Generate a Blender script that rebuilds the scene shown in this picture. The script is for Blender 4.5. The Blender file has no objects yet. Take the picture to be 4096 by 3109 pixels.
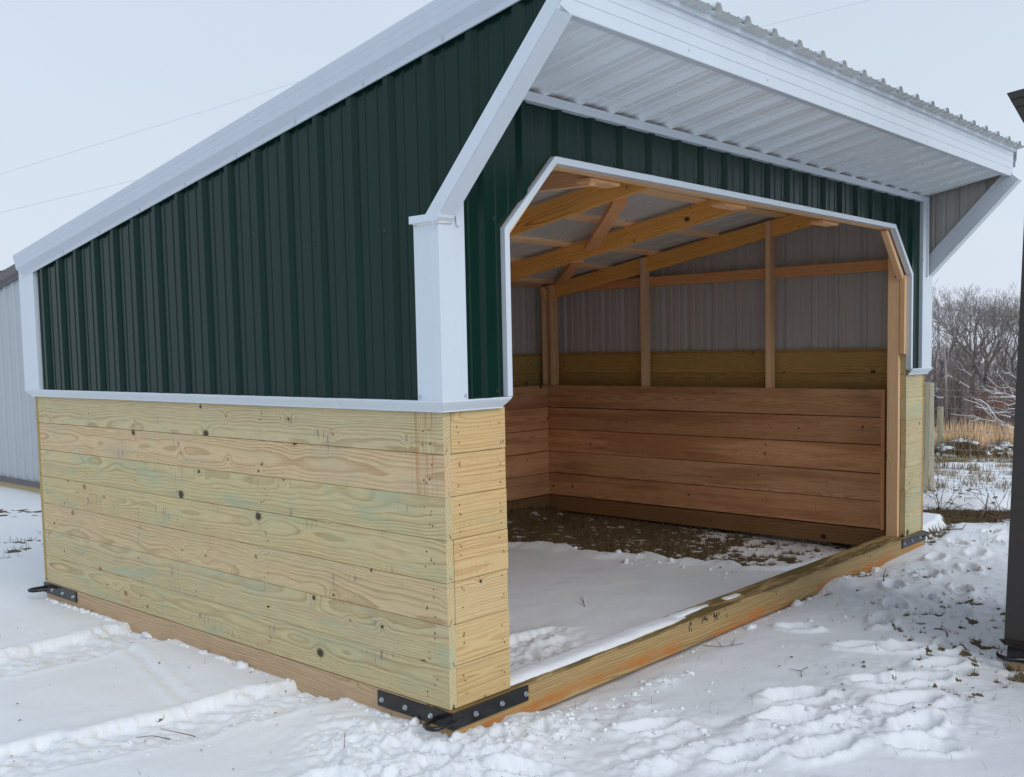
import bpy, math, random
import numpy as np
from mathutils import Vector, Matrix

random.seed(7)
RNG = np.random.default_rng(11)
scene = bpy.context.scene
COL = scene.collection

# ------------------------------------------------------------------ camera, sky, sun, exposure
CAM = Vector((-2.6246, -2.7910, 1.3858))
c_r = Vector((0.66433336, -0.74720539, -0.01858219))
c_u = Vector((0.06881029, 0.03638512, 0.99696603))
c_f = Vector((0.74426227, 0.66359644, -0.07558727))
FPX, PPX, PPY = 4050.13, 2130.31, 1704.72
cd = bpy.data.cameras.new("camera")
cam = bpy.data.objects.new("camera", cd)
COL.objects.link(cam)
cd.sensor_fit = 'HORIZONTAL'; cd.sensor_width = 36.0
cd.lens = 36.0 * FPX / 4096
cd.shift_x = -(PPX - 2048.0) / 4096
cd.shift_y = (PPY - 1554.5) / 4096
cd.clip_start = 0.05; cd.clip_end = 1500
cam.matrix_world = Matrix(((c_r.x, c_u.x, -c_f.x, CAM.x), (c_r.y, c_u.y, -c_f.y, CAM.y),
                           (c_r.z, c_u.z, -c_f.z, CAM.z), (0, 0, 0, 1)))
scene.camera = cam

SUN_EL, SUN_AZ = math.radians(35), math.radians(189)     # azimuth clockwise from +Y: light comes from the front, a little left
world = bpy.data.worlds.new("World"); scene.world = world; world.use_nodes = True
wn = world.node_tree.nodes; wl = world.node_tree.links
for n in list(wn): wn.remove(n)
w_out = wn.new('ShaderNodeOutputWorld')
w_bg = wn.new('ShaderNodeBackground')
w_add = wn.new('ShaderNodeAddShader')
w_bg2 = wn.new('ShaderNodeBackground')
sky = wn.new('ShaderNodeTexSky'); sky.sky_type = 'NISHITA'; sky.sun_disc = False
sky.sun_elevation = SUN_EL; sky.sun_rotation = SUN_AZ; sky.dust_density = 4.0
w_bg.inputs['Strength'].default_value = 0.006            # a trace of the clear sky above the cloud
wl.new(sky.outputs[0], w_bg.inputs['Color'])
# cloud deck: nearly even, a little paler towards the horizon, faint broad unevenness
tc = wn.new('ShaderNodeTexCoord'); sep = wn.new('ShaderNodeSeparateXYZ')
wl.new(tc.outputs['Generated'], sep.inputs[0])
ramp = wn.new('ShaderNodeValToRGB')
ramp.color_ramp.elements[0].position = 0.0; ramp.color_ramp.elements[0].color = (0.705, 0.770, 0.875, 1)
ramp.color_ramp.elements[1].position = 0.36; ramp.color_ramp.elements[1].color = (0.60, 0.695, 0.805, 1)
_e = ramp.color_ramp.elements.new(1.0); _e.color = (0.43, 0.525, 0.66, 1)
wl.new(sep.outputs['Z'], ramp.inputs[0])
nz = wn.new('ShaderNodeTexNoise'); nz.inputs['Scale'].default_value = 1.6; nz.inputs['Detail'].default_value = 3
wl.new(tc.outputs['Generated'], nz.inputs['Vector'])
mp = wn.new('ShaderNodeMapRange'); mp.inputs['From Min'].default_value = .3; mp.inputs['From Max'].default_value = .7
mp.inputs['To Min'].default_value = .96; mp.inputs['To Max'].default_value = 1.04
wl.new(nz.outputs[0], mp.inputs[0]); wl.new(mp.outputs[0], w_bg2.inputs['Strength'])
wl.new(ramp.outputs[0], w_bg2.inputs['Color'])
wl.new(w_bg.outputs[0], w_add.inputs[0]); wl.new(w_bg2.outputs[0], w_add.inputs[1])
wl.new(w_add.outputs[0], w_out.inputs['Surface'])

sd = bpy.data.lights.new("sun", 'SUN'); sd.energy = 1.30; sd.angle = math.radians(44); sd.color = (0.97, 0.985, 1.0)
sun = bpy.data.objects.new("sun", sd); COL.objects.link(sun)
to_sun = Vector((math.sin(SUN_AZ) * math.cos(SUN_EL), math.cos(SUN_AZ) * math.cos(SUN_EL), math.sin(SUN_EL)))
sun.rotation_euler = to_sun.to_track_quat('Z', 'Y').to_euler()
sun.location = (0, -20, 30)

scene.view_settings.view_transform = 'Standard'
scene.view_settings.look = 'None'
scene.view_settings.exposure = 0.0
scene.view_settings.gamma = 1.0
scene.view_settings.use_curve_mapping = False
scene.cycles.diffuse_bounces = 8; scene.cycles.max_bounces = 12

# ------------------------------------------------------------------ helpers: objects
WORLDM = {}
def link(name, me, parent=None, M=None, color=None):
    o = bpy.data.objects.new(name, me); COL.objects.link(o)
    M = M or Matrix.Identity(4)
    WORLDM[o.name] = M
    if parent is not None:
        o.parent = parent
        o.matrix_parent_inverse = WORLDM[parent.name].inverted()
    o.matrix_basis = M
    if color: o.color = (*color, 1)
    return o

def empty(name, loc):
    o = bpy.data.objects.new(name, None); COL.objects.link(o)
    o.empty_display_size = .2
    o.location = loc; WORLDM[o.name] = Matrix.Translation(loc)
    return o

def tag(o, label=None, cat=None, group=None, kind=None):
    if label: o['label'] = label
    if cat: o['category'] = cat
    if group: o['group'] = group
    if kind: o['kind'] = kind
    return o

def mesh_np(name, verts, faces, mats, midx=None, smooth=False):
    """verts (n,3); faces: list of arrays (k,3)/(k,4) or one python list of tuples"""
    me = bpy.data.meshes.new(name)
    if isinstance(faces, list) and faces and isinstance(faces[0], np.ndarray):
        loops = np.concatenate([f.ravel() for f in faces]).astype(np.int32)
        sizes = np.concatenate([np.full(len(f), f.shape[1], np.int32) for f in faces])
    elif isinstance(faces, np.ndarray):
        loops = faces.ravel().astype(np.int32); sizes = np.full(len(faces), faces.shape[1], np.int32)
    else:
        loops = np.array([i for f in faces for i in f], np.int32)
        sizes = np.array([len(f) for f in faces], np.int32)
    v = np.asarray(verts, np.float32)
    me.vertices.add(len(v)); me.vertices.foreach_set('co', v.ravel())
    me.loops.add(len(loops)); me.loops.foreach_set('vertex_index', loops)
    me.polygons.add(len(sizes))
    st = np.zeros(len(sizes), np.int32); st[1:] = np.cumsum(sizes)[:-1]
    me.polygons.foreach_set('loop_start', st)
    me.polygons.foreach_set('loop_total', sizes)
    for m in (mats if isinstance(mats, (list, tuple)) else [mats]): me.materials.append(m)
    if midx is not None: me.polygons.foreach_set('material_index', np.asarray(midx, np.int32))
    me.polygons.foreach_set('use_smooth', np.full(len(sizes), smooth))
    me.update(calc_edges=True); me.validate()
    return me

class MB:
    def __init__(s): s.v = []; s.f = []; s.m = []
    def add(s, V, F, m=0):
        b = len(s.v); s.v += [tuple(p) for p in V]
        s.f += [tuple(i + b for i in f) for f in F]; s.m += [m] * len(F); return s
    def box(s, x0, x1, y0, y1, z0, z1, m=0):
        V = [(x, y, z) for x in (x0, x1) for y in (y0, y1) for z in (z0, z1)]
        return s.add(V, [(0, 1, 3, 2), (4, 6, 7, 5), (0, 4, 5, 1), (2, 3, 7, 6), (0, 2, 6, 4), (1, 5, 7, 3)], m)
    def prism(s, poly, vec, m=0):
        n = len(poly); P = [Vector(p) for p in poly]; w = Vector(vec)
        nrm = sum(((P[i] - P[0]).cross(P[(i + 1) % n] - P[0]) for i in range(n)), Vector())
        if nrm.dot(w) > 0: P = P[::-1]
        V = P + [p + w for p in P]
        F = [tuple(range(n)), tuple(range(2 * n - 1, n - 1, -1))]
        F += [(i, i + n, (i + 1) % n + n, (i + 1) % n) for i in range(n)]
        return s.add(V, F, m)
    def tube(s, pts, r, k=6, m=0, cap=True):
        pts = [Vector(p) for p in pts]; rr = r if isinstance(r, (list, tuple)) else [r] * len(pts)
        V = []; F = []; n = len(pts); a = None
        for i, p in enumerate(pts):
            d = (pts[min(i + 1, n - 1)] - pts[max(i - 1, 0)]).normalized()
            if a is None:
                a = d.cross(Vector((0, 0, 1)) if abs(d.z) < .9 else Vector((1, 0, 0))).normalized()
            else: a = (a - d * a.dot(d)).normalized()
            b = d.cross(a)
            for j in range(k):
                t = 2 * math.pi * j / k
                V.append(p + (a * math.cos(t) + b * math.sin(t)) * rr[i])
        for i in range(n - 1):
            for j in range(k):
                F.append((i * k + j, i * k + (j + 1) % k, (i + 1) * k + (j + 1) % k, (i + 1) * k + j))
        if cap: F += [tuple(range(k - 1, -1, -1)), tuple((n - 1) * k + j for j in range(k))]
        return s.add(V, F, m)
    def build(s, name, mats, parent=None, smooth=False, color=None):
        # origin at the middle of the piece
        A = np.array(s.v); c = (A.min(0) + A.max(0)) / 2
        me = mesh_np(name, A - c, s.f, mats, s.m, smooth)
        return link(name, me, parent, Matrix.Translation(c), color)

# ------------------------------------------------------------------ helpers: shader nodes
class NT:
    def __init__(s, name):
        s.mat = bpy.data.materials.new(name); s.mat.use_nodes = True
        s.t = s.mat.node_tree; s.n = s.t.nodes; s.l = s.t.links
        s.bsdf = s.n['Principled BSDF']
    def _in(s, sock, v):
        if hasattr(v, 'is_linked') or hasattr(v, 'links'): s.l.new(v, sock)
        else: sock.default_value = v
    def m(s, op, a, b=None, c=None, clamp=False):
        n = s.n.new('ShaderNodeMath'); n.operation = op; n.use_clamp = clamp
        s._in(n.inputs[0], a)
        if b is not None: s._in(n.inputs[1], b)
        if c is not None: s._in(n.inputs[2], c)
        return n.outputs[0]
    def combine(s, x, y, z):
        n = s.n.new('ShaderNodeCombineXYZ')
        for i, v in enumerate((x, y, z)): s._in(n.inputs[i], v)
        return n.outputs[0]
    def coords(s, kind='Object'):
        n = s.n.new('ShaderNodeTexCoord'); q = s.n.new('ShaderNodeSeparateXYZ')
        s.l.new(n.outputs[kind], q.inputs[0]); return n.outputs[kind], q.outputs
    def pos(s):
        n = s.n.new('ShaderNodeNewGeometry'); q = s.n.new('ShaderNodeSeparateXYZ')
        s.l.new(n.outputs['Position'], q.inputs[0]); return n.outputs['Position'], q.outputs
    def noise(s, vec, scale=1., detail=2., rough=.5, out=0, dist=0.):
        n = s.n.new('ShaderNodeTexNoise'); s._in(n.inputs['Vector'], vec)
        n.inputs['Scale'].default_value = scale; n.inputs['Detail'].default_value = detail
        n.inputs['Roughness'].default_value = rough; n.inputs['Distortion'].default_value = dist
        return n.outputs[out]
    def white(s, v):
        n = s.n.new('ShaderNodeTexWhiteNoise'); n.noise_dimensions = '1D'; s._in(n.inputs['W'], v); return n.outputs['Value']
    def vor(s, vec, scale=1., rnd=1.):
        n = s.n.new('ShaderNodeTexVoronoi'); n.voronoi_dimensions = '2D'; s._in(n.inputs['Vector'], vec); n.inputs['Scale'].default_value = scale
        n.inputs['Randomness'].default_value = rnd
        return n.outputs['Distance'], n.outputs['Color']
    def ramp(s, fac, stops, interp='LINEAR'):
        n = s.n.new('ShaderNodeValToRGB'); cr = n.color_ramp; cr.interpolation = interp
        while len(cr.elements) < len(stops): cr.elements.new(.5)
        for e, (p, c) in zip(cr.elements, stops):
            e.position = p; e.color = (*c, 1) if len(c) == 3 else c
        s._in(n.inputs[0], fac); return n.outputs[0]
    def mix(s, f, a, b, mode='MIX'):
        n = s.n.new('ShaderNodeMix'); n.data_type = 'RGBA'; n.blend_type = mode
        s._in(n.inputs[0], f)
        s._in(n.inputs[6], a if not isinstance(a, tuple) else (*a, 1)); s._in(n.inputs[7], b if not isinstance(b, tuple) else (*b, 1))
        return n.outputs[2]
    def sstep(s, v, a, b):
        n = s.n.new('ShaderNodeMapRange'); n.interpolation_type = 'SMOOTHSTEP'
        s._in(n.inputs[0], v); n.inputs[1].default_value = a; n.inputs[2].default_value = b
        return n.outputs[0]
    def attr(s, name):
        n = s.n.new('ShaderNodeAttribute'); n.attribute_name = name; return n.outputs['Fac']
    def info(s): return s.n.new('ShaderNodeObjectInfo').outputs
    def bump(s, h, dist=.001, strength=1.):
        n = s.n.new('ShaderNodeBump'); n.inputs['Distance'].default_value = dist; n.inputs['Strength'].default_value = strength
        s.l.new(h, n.inputs['Height']); s.l.new(n.outputs[0], s.bsdf.inputs['Normal'])
    def out(s, color=None, rough=None, spec=None, metal=None, coat=None):
        b = s.bsdf.inputs
        if color is not None: s._in(b['Base Color'], color if not isinstance(color, tuple) else (*color, 1))
        if rough is not None: s._in(b['Roughness'], rough)
        if spec is not None: s._in(b['Specular IOR Level'], spec)
        if metal is not None: s._in(b['Metallic'], metal)
        return s.mat

def wood(name, early, late, spacing=.0065, knots=.5, green=0., stain=0., rough=.62, warp=.018, latestr=1., orange=0., grey=0.15, streaks=False, heart=None, fibre=.5):
    t = NT(name); _, (x, y, z) = t.coords()
    inf = t.info(); rnd = inf['Random']
    h1 = t.white(t.m('MULTIPLY', rnd, 91.7)); h2 = t.white(t.m('MULTIPLY', rnd, 37.3)); h3 = t.white(t.m('MULTIPLY', rnd, 13.9))
    xo = t.m('ADD', x, t.m('MULTIPLY', rnd, 57.))
    yc = t.m('MULTIPLY_ADD', h1, -.085, -.012)
    yc = t.m('ADD', yc, t.m('MULTIPLY', x, t.m('MULTIPLY_ADD', h3, .034, -.017)))
    zc = t.m('MULTIPLY_ADD', h2, .20, -.10)
    dy = t.m('SUBTRACT', y, yc); dz = t.m('SUBTRACT', z, zc)
    rr = t.m('SQRT', t.m('ADD', t.m('MULTIPLY', dy, dy), t.m('MULTIPLY', dz, dz)))
    low = t.noise(t.combine(t.m('MULTIPLY', xo, 1.5), t.m('MULTIPLY', y, 2.), t.m('MULTIPLY_ADD', z, 3.2, t.m('MULTIPLY', rnd, 31.))), 1., 2., .55)
    rr = t.m('ADD', rr, t.m('MULTIPLY', t.m('SUBTRACT', low, .5), warp * 2))
    mid = t.noise(t.combine(t.m('MULTIPLY', xo, 6.), t.m('MULTIPLY', y, 8.), t.m('MULTIPLY_ADD', z, 22., t.m('MULTIPLY', rnd, 77.))), 1., 2., .5)
    rr = t.m('ADD', rr, t.m('MULTIPLY', t.m('SUBTRACT', mid, .5), .0042))
    # knots
    kd, kc = t.vor(t.combine(t.m('MULTIPLY', xo, 4.0), t.m('MULTIPLY_ADD', t.m('ADD', z, y), 5.0, t.m('MULTIPLY', rnd, 43.)), 0.), 1.)
    kn = t.noise(t.combine(t.m('MULTIPLY', xo, 55.), t.m('MULTIPLY', rnd, 33.), t.m('MULTIPLY', z, 70.)), 1., 3., .6)
    kd = t.m('ABSOLUTE', t.m('ADD', kd, t.m('MULTIPLY', t.m('SUBTRACT', kn, .5), .09)))
    q = t.n.new('ShaderNodeSeparateColor'); t.l.new(kc, q.inputs[0])
    on = t.m('GREATER_THAN', q.outputs[0], 1. - knots)
    kq = t.m('DIVIDE', kd, t.m('MULTIPLY_ADD', q.outputs[1], .14, .08)); g = t.m('EXPONENT', t.m('MULTIPLY', t.m('MULTIPLY', kq, kq), -1.))
    rr = t.m('ADD', rr, t.m('MULTIPLY', t.m('MULTIPLY', g, on), .021))
    rr = t.m('ADD', rr, t.m('MULTIPLY', t.m('SUBTRACT', t.noise(t.combine(t.m('MULTIPLY', rr, 38.), t.m('MULTIPLY', rnd, 71.), 0.), 1., 2., .6), .5), spacing * 2.6))
    ring = t.m('FRACT', t.m('DIVIDE', rr, spacing))
    lw = t.ramp(ring, [(0., (.28,) * 3), (.06, (0, 0, 0)), (.48, (.05,) * 3), (.84, (.9,) * 3), (.95, (1, 1, 1)), (.99, (.22,) * 3), (1., (.2,) * 3)])
    vary = t.noise(t.combine(t.m('MULTIPLY', xo, .9), 0., t.m('MULTIPLY_ADD', z, 5., t.m('MULTIPLY', rnd, 9.))), 1., 3., .6)
    lws = t.m('MULTIPLY', lw, t.m('MULTIPLY_ADD', t.sstep(vary, .3, .7), .6, .4 * latestr))
    col = t.mix(t.m('MULTIPLY', lws, .85, None, True), early, late)
    fib = t.noise(t.combine(t.m('MULTIPLY', xo, 7.), t.m('MULTIPLY', y, 260.), t.m('MULTIPLY', z, 260.)), 1., 2., .6)
    col = t.mix(fibre, col, t.ramp(fib, [(.3, (.36,) * 3), (.72, (.64,) * 3)]), 'OVERLAY')
    saw = t.noise(t.combine(t.m('MULTIPLY', xo, 140.), 0., t.m('MULTIPLY', z, 4.)), 1., 2., .6)
    col = t.mix(.22, col, t.ramp(saw, [(.35, (.42,) * 3), (.65, (.56,) * 3)]), 'OVERLAY')
    big = t.noise(t.combine(t.m('MULTIPLY', xo, 2.2), 0., t.m('MULTIPLY_ADD', z, 9., t.m('MULTIPLY', rnd, 23.))), 1., 4., .65)
    if heart:
        hm = t.noise(t.combine(t.m('MULTIPLY', xo, .55), 0., t.m('MULTIPLY_ADD', z, 6.5, t.m('MULTIPLY', rnd, 61.))), 1., 4., .6)
        col = t.mix(t.m('MULTIPLY', t.sstep(hm, .46, .62), .65), col, heart)
        col = t.mix(t.m('MULTIPLY', t.sstep(big, .60, .74), .5), col, tuple(c * .55 for c in heart))
    if green:
        gm = t.m('MULTIPLY', t.sstep(big, .46, .68), t.m('MULTIPLY', green, t.m('MULTIPLY_ADD', h2, 1.0, .20)), None, True)
        col = t.mix(gm, col, (.36, .46, .325))
        pk = t.noise(t.combine(t.m('MULTIPLY', xo, 1.7), 4., t.m('MULTIPLY_ADD', z, 6., t.m('MULTIPLY', rnd, 83.))), 1., 3., .6)
        col = t.mix(t.m('MULTIPLY', t.sstep(pk, .55, .75), .35), col, (.52, .34, .23))
    if grey:
        # saw and stamp smudges, short upright strokes
        sm = t.noise(t.combine(t.m('MULTIPLY', xo, 60.), 0., t.m('MULTIPLY_ADD', z, 7., t.m('MULTIPLY', rnd, 51.))), 1., 2., .6)
        pl = t.noise(t.combine(t.m('MULTIPLY', xo, 3.2), 3., t.m('MULTIPLY_ADD', z, 9., t.m('MULTIPLY', rnd, 15.))), 1., 2., .5)
        col = t.mix(t.m('MULTIPLY', t.m('MULTIPLY', t.sstep(sm, .52, .66), t.sstep(pl, .58, .70)), grey * 3., None, True), col, (.17, .16, .17))
    if orange:
        om = t.noise(t.combine(t.m('MULTIPLY', xo, 1.8), 9., t.m('MULTIPLY_ADD', z, 7., 3.3)), 1., 5., .68)
        om = t.m('MULTIPLY', t.sstep(om, .43, .56), t.sstep(t.m('MULTIPLY_ADD', big, .05, z), .040, -.012))
        col = t.mix(t.m('MULTIPLY', om, orange), col, (.55, .215, .050))
        wet = t.m('MULTIPLY', t.sstep(z, .055, .066), t.sstep(t.noise(t.combine(t.m('MULTIPLY', xo, 2.5), t.m('MULTIPLY', y, 14.), 0.), 1., 4., .6), .42, .54))
        col = t.mix(t.m('MULTIPLY', wet, .8), col, (.13, .095, .030))
    if streaks:
        s1 = t.noise(t.combine(t.m('MULTIPLY', x, 42.), 0., t.m('MULTIPLY', z, 1.4)), 1., 3., .7)
        sx = t.m('MULTIPLY', t.sstep(x, -1.72, -1.76), t.sstep(x, -1.60, -1.64))
        s2 = t.m('MULTIPLY', t.sstep(x, -1.60, -1.67), t.sstep(x, -1.79, -1.75))
        col = t.mix(t.m('MULTIPLY', t.m('MULTIPLY', t.sstep(s1, .47, .62), s2), .7), col, (.40, .20, .05))
    # knot hearts
    kr = t.m('MULTIPLY_ADD', t.m('POWER', q.outputs[1], 3.), .070, .026)
    heart = t.m('MULTIPLY', on, t.sstep(t.m('DIVIDE', kd, kr), 1.2, .75))
    rim = t.m('MULTIPLY', on, t.m('MULTIPLY', t.sstep(t.m('DIVIDE', kd, kr), 1.7, 1.0), t.sstep(q.outputs[2], .35, .5)))
    col = t.mix(t.m('MULTIPLY', rim, .55), col, (.20, .11, .05))
    kdark = t.mix(t.m('GREATER_THAN', q.outputs[2], .55), (.30, .17, .085), (.035, .022, .015))
    col = t.mix(t.m('MULTIPLY', heart, .9), col, kdark)
    col = t.mix(1., col, inf['Color'], 'MULTIPLY')
    ht = t.m('ADD', t.m('MULTIPLY', lw, -.5), t.m('MULTIPLY', fib, .6))
    t.bump(ht, .0012, .5)
    return t.out(col, rough, .3)

def paint(name, col, rough=.4, dirt=.06, spec=.5, wav=0.0015):
    t = NT(name); p, (x, y, z) = t.pos()
    n1 = t.noise(p, 3., 4., .6); n2 = t.noise(t.combine(t.m('MULTIPLY', x, 40.), t.m('MULTIPLY', y, 40.), t.m('MULTIPLY', z, 2.2)), 1., 3., .6)
    k = t.m('ADD', t.m('MULTIPLY', t.m('SUBTRACT', n1, .5), dirt * 2), t.m('MULTIPLY', t.m('SUBTRACT', n2, .5), dirt * 1.4))
    c = t.mix(1., (*col,), t.combine(*[t.m('ADD', k, 1.)] * 3), 'MULTIPLY')
    c = t.mix(1., c, t.info()['Color'], 'MULTIPLY')
    r = t.m('MULTIPLY_ADD', t.m('SUBTRACT', n1, .5), .25, rough)
    return t.out(c, r, spec)

def plain(name, col, rough=.7, var=.25, scale=8., spec=.3, metal=0.):
    t = NT(name); p, _ = t.pos()
    n1 = t.noise(p, scale, 4., .6)
    c = t.mix(1., (*col,), t.ramp(n1, [(.25, (1 - var,) * 3), (.75, (1 + var,) * 3)]), 'MULTIPLY')
    return t.out(c, rough, spec, metal)

def toned(name, stops, rough=.8):
    t = NT(name); return t.out(t.ramp(t.attr('tone'), stops), rough, .2)

PINE = wood('treated_pine', (.615, .515, .285), (.385, .255, .115), .0105, .42, .50, grey=.24, warp=.026, fibre=.65)
PINES = wood('treated_pine_rust', (.61, .51, .285), (.385, .25, .11), .0105, .42, .50, grey=.24, warp=.026, streaks=True, fibre=.65)
PINEF = wood('treated_pine_end', (.66, .485, .255), (.46, .245, .09), .0120, .20, .14, grey=.08, warp=.024)
SILLW = wood('sill_timber', (.52, .39, .19), (.22, .12, .045), .0125, .34, .08, orange=.80, grey=.05, warp=.024)
SKIDW = wood('skid_timber', (.55, .395, .245), (.34, .215, .115), .0075, .22, 0., grey=.05, warp=.016)
OAK = wood('rough_oak', (.78, .425, .215), (.48, .225, .098), .0075, .26, 0., grey=.16, latestr=.8, rough=.8, warp=.03, heart=(.43, .185, .075), fibre=.8)
RAFT = wood('rafter_pine', (.92, .50, .14), (.40, .13, .018), .0125, .34, 0., grey=.0, warp=.026)
STUD = wood('stud_spruce', (.84, .555, .325), (.60, .345, .17), .0065, .20, 0., grey=.03, warp=.012)
GIRT = wood('girt_spruce', (.74, .36, .155), (.50, .20, .07), .0065, .30, 0., grey=.14, warp=.012)
OLDPOST = wood('weathered_post', (.40, .37, .27), (.27, .24, .16), .007, .2, .4, grey=.2, warp=.02)
GREEN = paint('green_steel', (.0048, .0250, .0185), .20, .12, .19, .0008)
WHITE = paint('white_steel', (.65, .705, .76), .34, .045)
BACKC = paint('siding_back', (.47, .445, .41), .55, .05)
ROOFC = paint('roof_back', (.56, .56, .535), .34, .08)
SOFFIT = paint('soffit_white', (.82, .86, .89), .26, .03)
GREYS = paint('grey_steel', (.44, .47, .50), .40, .05)
BROWN = paint('brown_steel', (.033, .027, .023), .42, .12)
DBROWN = paint('brown_trim', (.105, .095, .095), .45, .10)
BLACK = paint('black_paint', (.012, .012, .014), .22, .1)
ZINC = plain('zinc', (.55, .60, .64), .35, .1, 30., .5, .9)
CAULK = plain('caulk', (.78, .74, .70), .8, .08, 60.)
NAILC = plain('nail_rust', (.055, .035, .025), .7, .3, 50.)
SCREWG = plain('screw_green', (.02, .035, .03), .4, .2, 50.)
DARKV = plain('dark_gap', (.012, .012, .012), .9)
INK = plain('stamp_ink', (.035, .035, .04), .8, .4, 90.)
WIRE = plain('galvanised_wire', (.30, .32, .34), .5, .15, 20., .5, .4)
CABLE = plain('cable', (.66, .70, .76), .7, .1)
BARK = plain('bark', (.27, .24, .225), .95, .35, 1.3)  # grey lightened so the colour stands in for haze over the trees
BARKD = plain('brush_bark', (.235, .185, .165), .95, .35, .6)
PALEB = plain('pale_bark', (.36, .31, .28), .9, .2, 1.)
TWIGM = plain('twig', (.11, .075, .055), .9, .3, 30.)
LEAFM = plain('dead_leaf', (.16, .075, .035), .85, .4, 10.)
REDL = plain('reddish_leaf', (.20, .105, .075), .9, .3, 3.)

# ------------------------------------------------------------------ noise (numpy)
def _h(ix, iy, s):
    h = (ix.astype(np.int64) * 374761393 + iy.astype(np.int64) * 668265263 + s * 2147483647) & 0xffffffff
    h = ((h ^ (h >> 13)) * 1274126177) & 0xffffffff
    return ((h ^ (h >> 16)) & 0xffff) / 65535.
def vnoise(x, y, s=0):
    ix = np.floor(x); iy = np.floor(y); fx = x - ix; fy = y - iy
    fx = fx * fx * fx * (fx * (fx * 6 - 15) + 10); fy = fy * fy * fy * (fy * (fy * 6 - 15) + 10)
    a = _h(ix, iy, s); b = _h(ix + 1, iy, s); c = _h(ix, iy + 1, s); d = _h(ix + 1, iy + 1, s)
    return (a + (b - a) * fx) * (1 - fy) + (c + (d - c) * fx) * fy
def fbm(x, y, f, o=4, s=0, g=.5):
    v = 0; a = 1; t = 0
    for i in range(o):
        ca, sa = math.cos(.6 * i + s), math.sin(.6 * i + s)
        v = v + a * vnoise((x * ca - y * sa) * f + 17.3 * i, (x * sa + y * ca) * f - 9.1 * i, s + i); t += a; a *= g; f *= 2.03
    return v / t
def ss(v, a, b):
    t = np.clip((v - a) / (b - a), 0, 1); return t * t * (3 - 2 * t)

# ------------------------------------------------------------------ ground: one sheet of snow over turf
W, D = 4.83, 3.66
PRINTS = []
_r = random.Random(5)
for (px, py, L, w, dp, an) in [(1.26, -.80, .22, .10, .050, 2.4), (1.00, -.93, .24, .11, .045, 2.3), (2.10, -.73, .20, .09, .045, 2.2), (2.17, -.87, .21, .085, .04, 2.3),
        (2.25, -.32, .16, .09, .035, 2.0), (.80, -1.16, .26, .11, .05, 2.9), (.55, -.95, .20, .1, .04, 2.7), (1.48, -1.20, .22, .10, .05, 2.6),
        (1.66, -1.0, .2, .09, .04, 2.2), (1.80, -1.12, .2, .09, .04, 2.4), (2.05, -1.12, .2, .09, .035, 2.6), (2.6, -.62, .2, .09, .035, .3),
        (2.95, -.55, .2, .09, .035, .5), (2.95, -.9, .2, .09, .03, .2), (3.4, -.36, .2, .09, .04, .4), (3.55, -.72, .2, .09, .03, .5), (3.85, -.40, .2, .1, .04, .2),
        (4.2, -.55, .2, .09, .03, .6), (4.4, -.25, .2, .09, .03, .2), (4.7, -.42, .22, .1, .04, .3), (5.0, -.2, .2, .1, .03, .6), (5.3, -.45, .22, .1, .03, .3),
        (5.6, -.25, .2, .1, .03, .2), (1.22, -1.33, .2, .1, .03, 2.9), (.35, -1.28, .24, .1, .04, 3.0), (2.4, -1.05, .2, .09, .03, .1),
        (-.05, -.42, .2, .09, .035, 2.2), (.55, -.52, .2, .09, .03, 2.6), (-.55, -.02, .2, .09, .03, 2.0), (1.05, -1.42, .2, .1, .04, 2.2)]:
    PRINTS.append((px, py, L, w, dp * (.62 if px > 2.3 else .85), an))

BND = np.array([(3.75, 9.), (3.05, 3.6), (2.98, 2.9), (3.08, 2.5), (3.19, 2.2), (3.19, 1.7), (3.40, 1.42), (3.36, 1.2), (3.46, .95), (3.48, .65), (3.62, .45), (4.0, .33), (4.55, .28), (4.9, .2), (9., .2)])
def bound_x(y):
    return np.interp(y, BND[::-1, 1], BND[::-1, 0])

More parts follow.
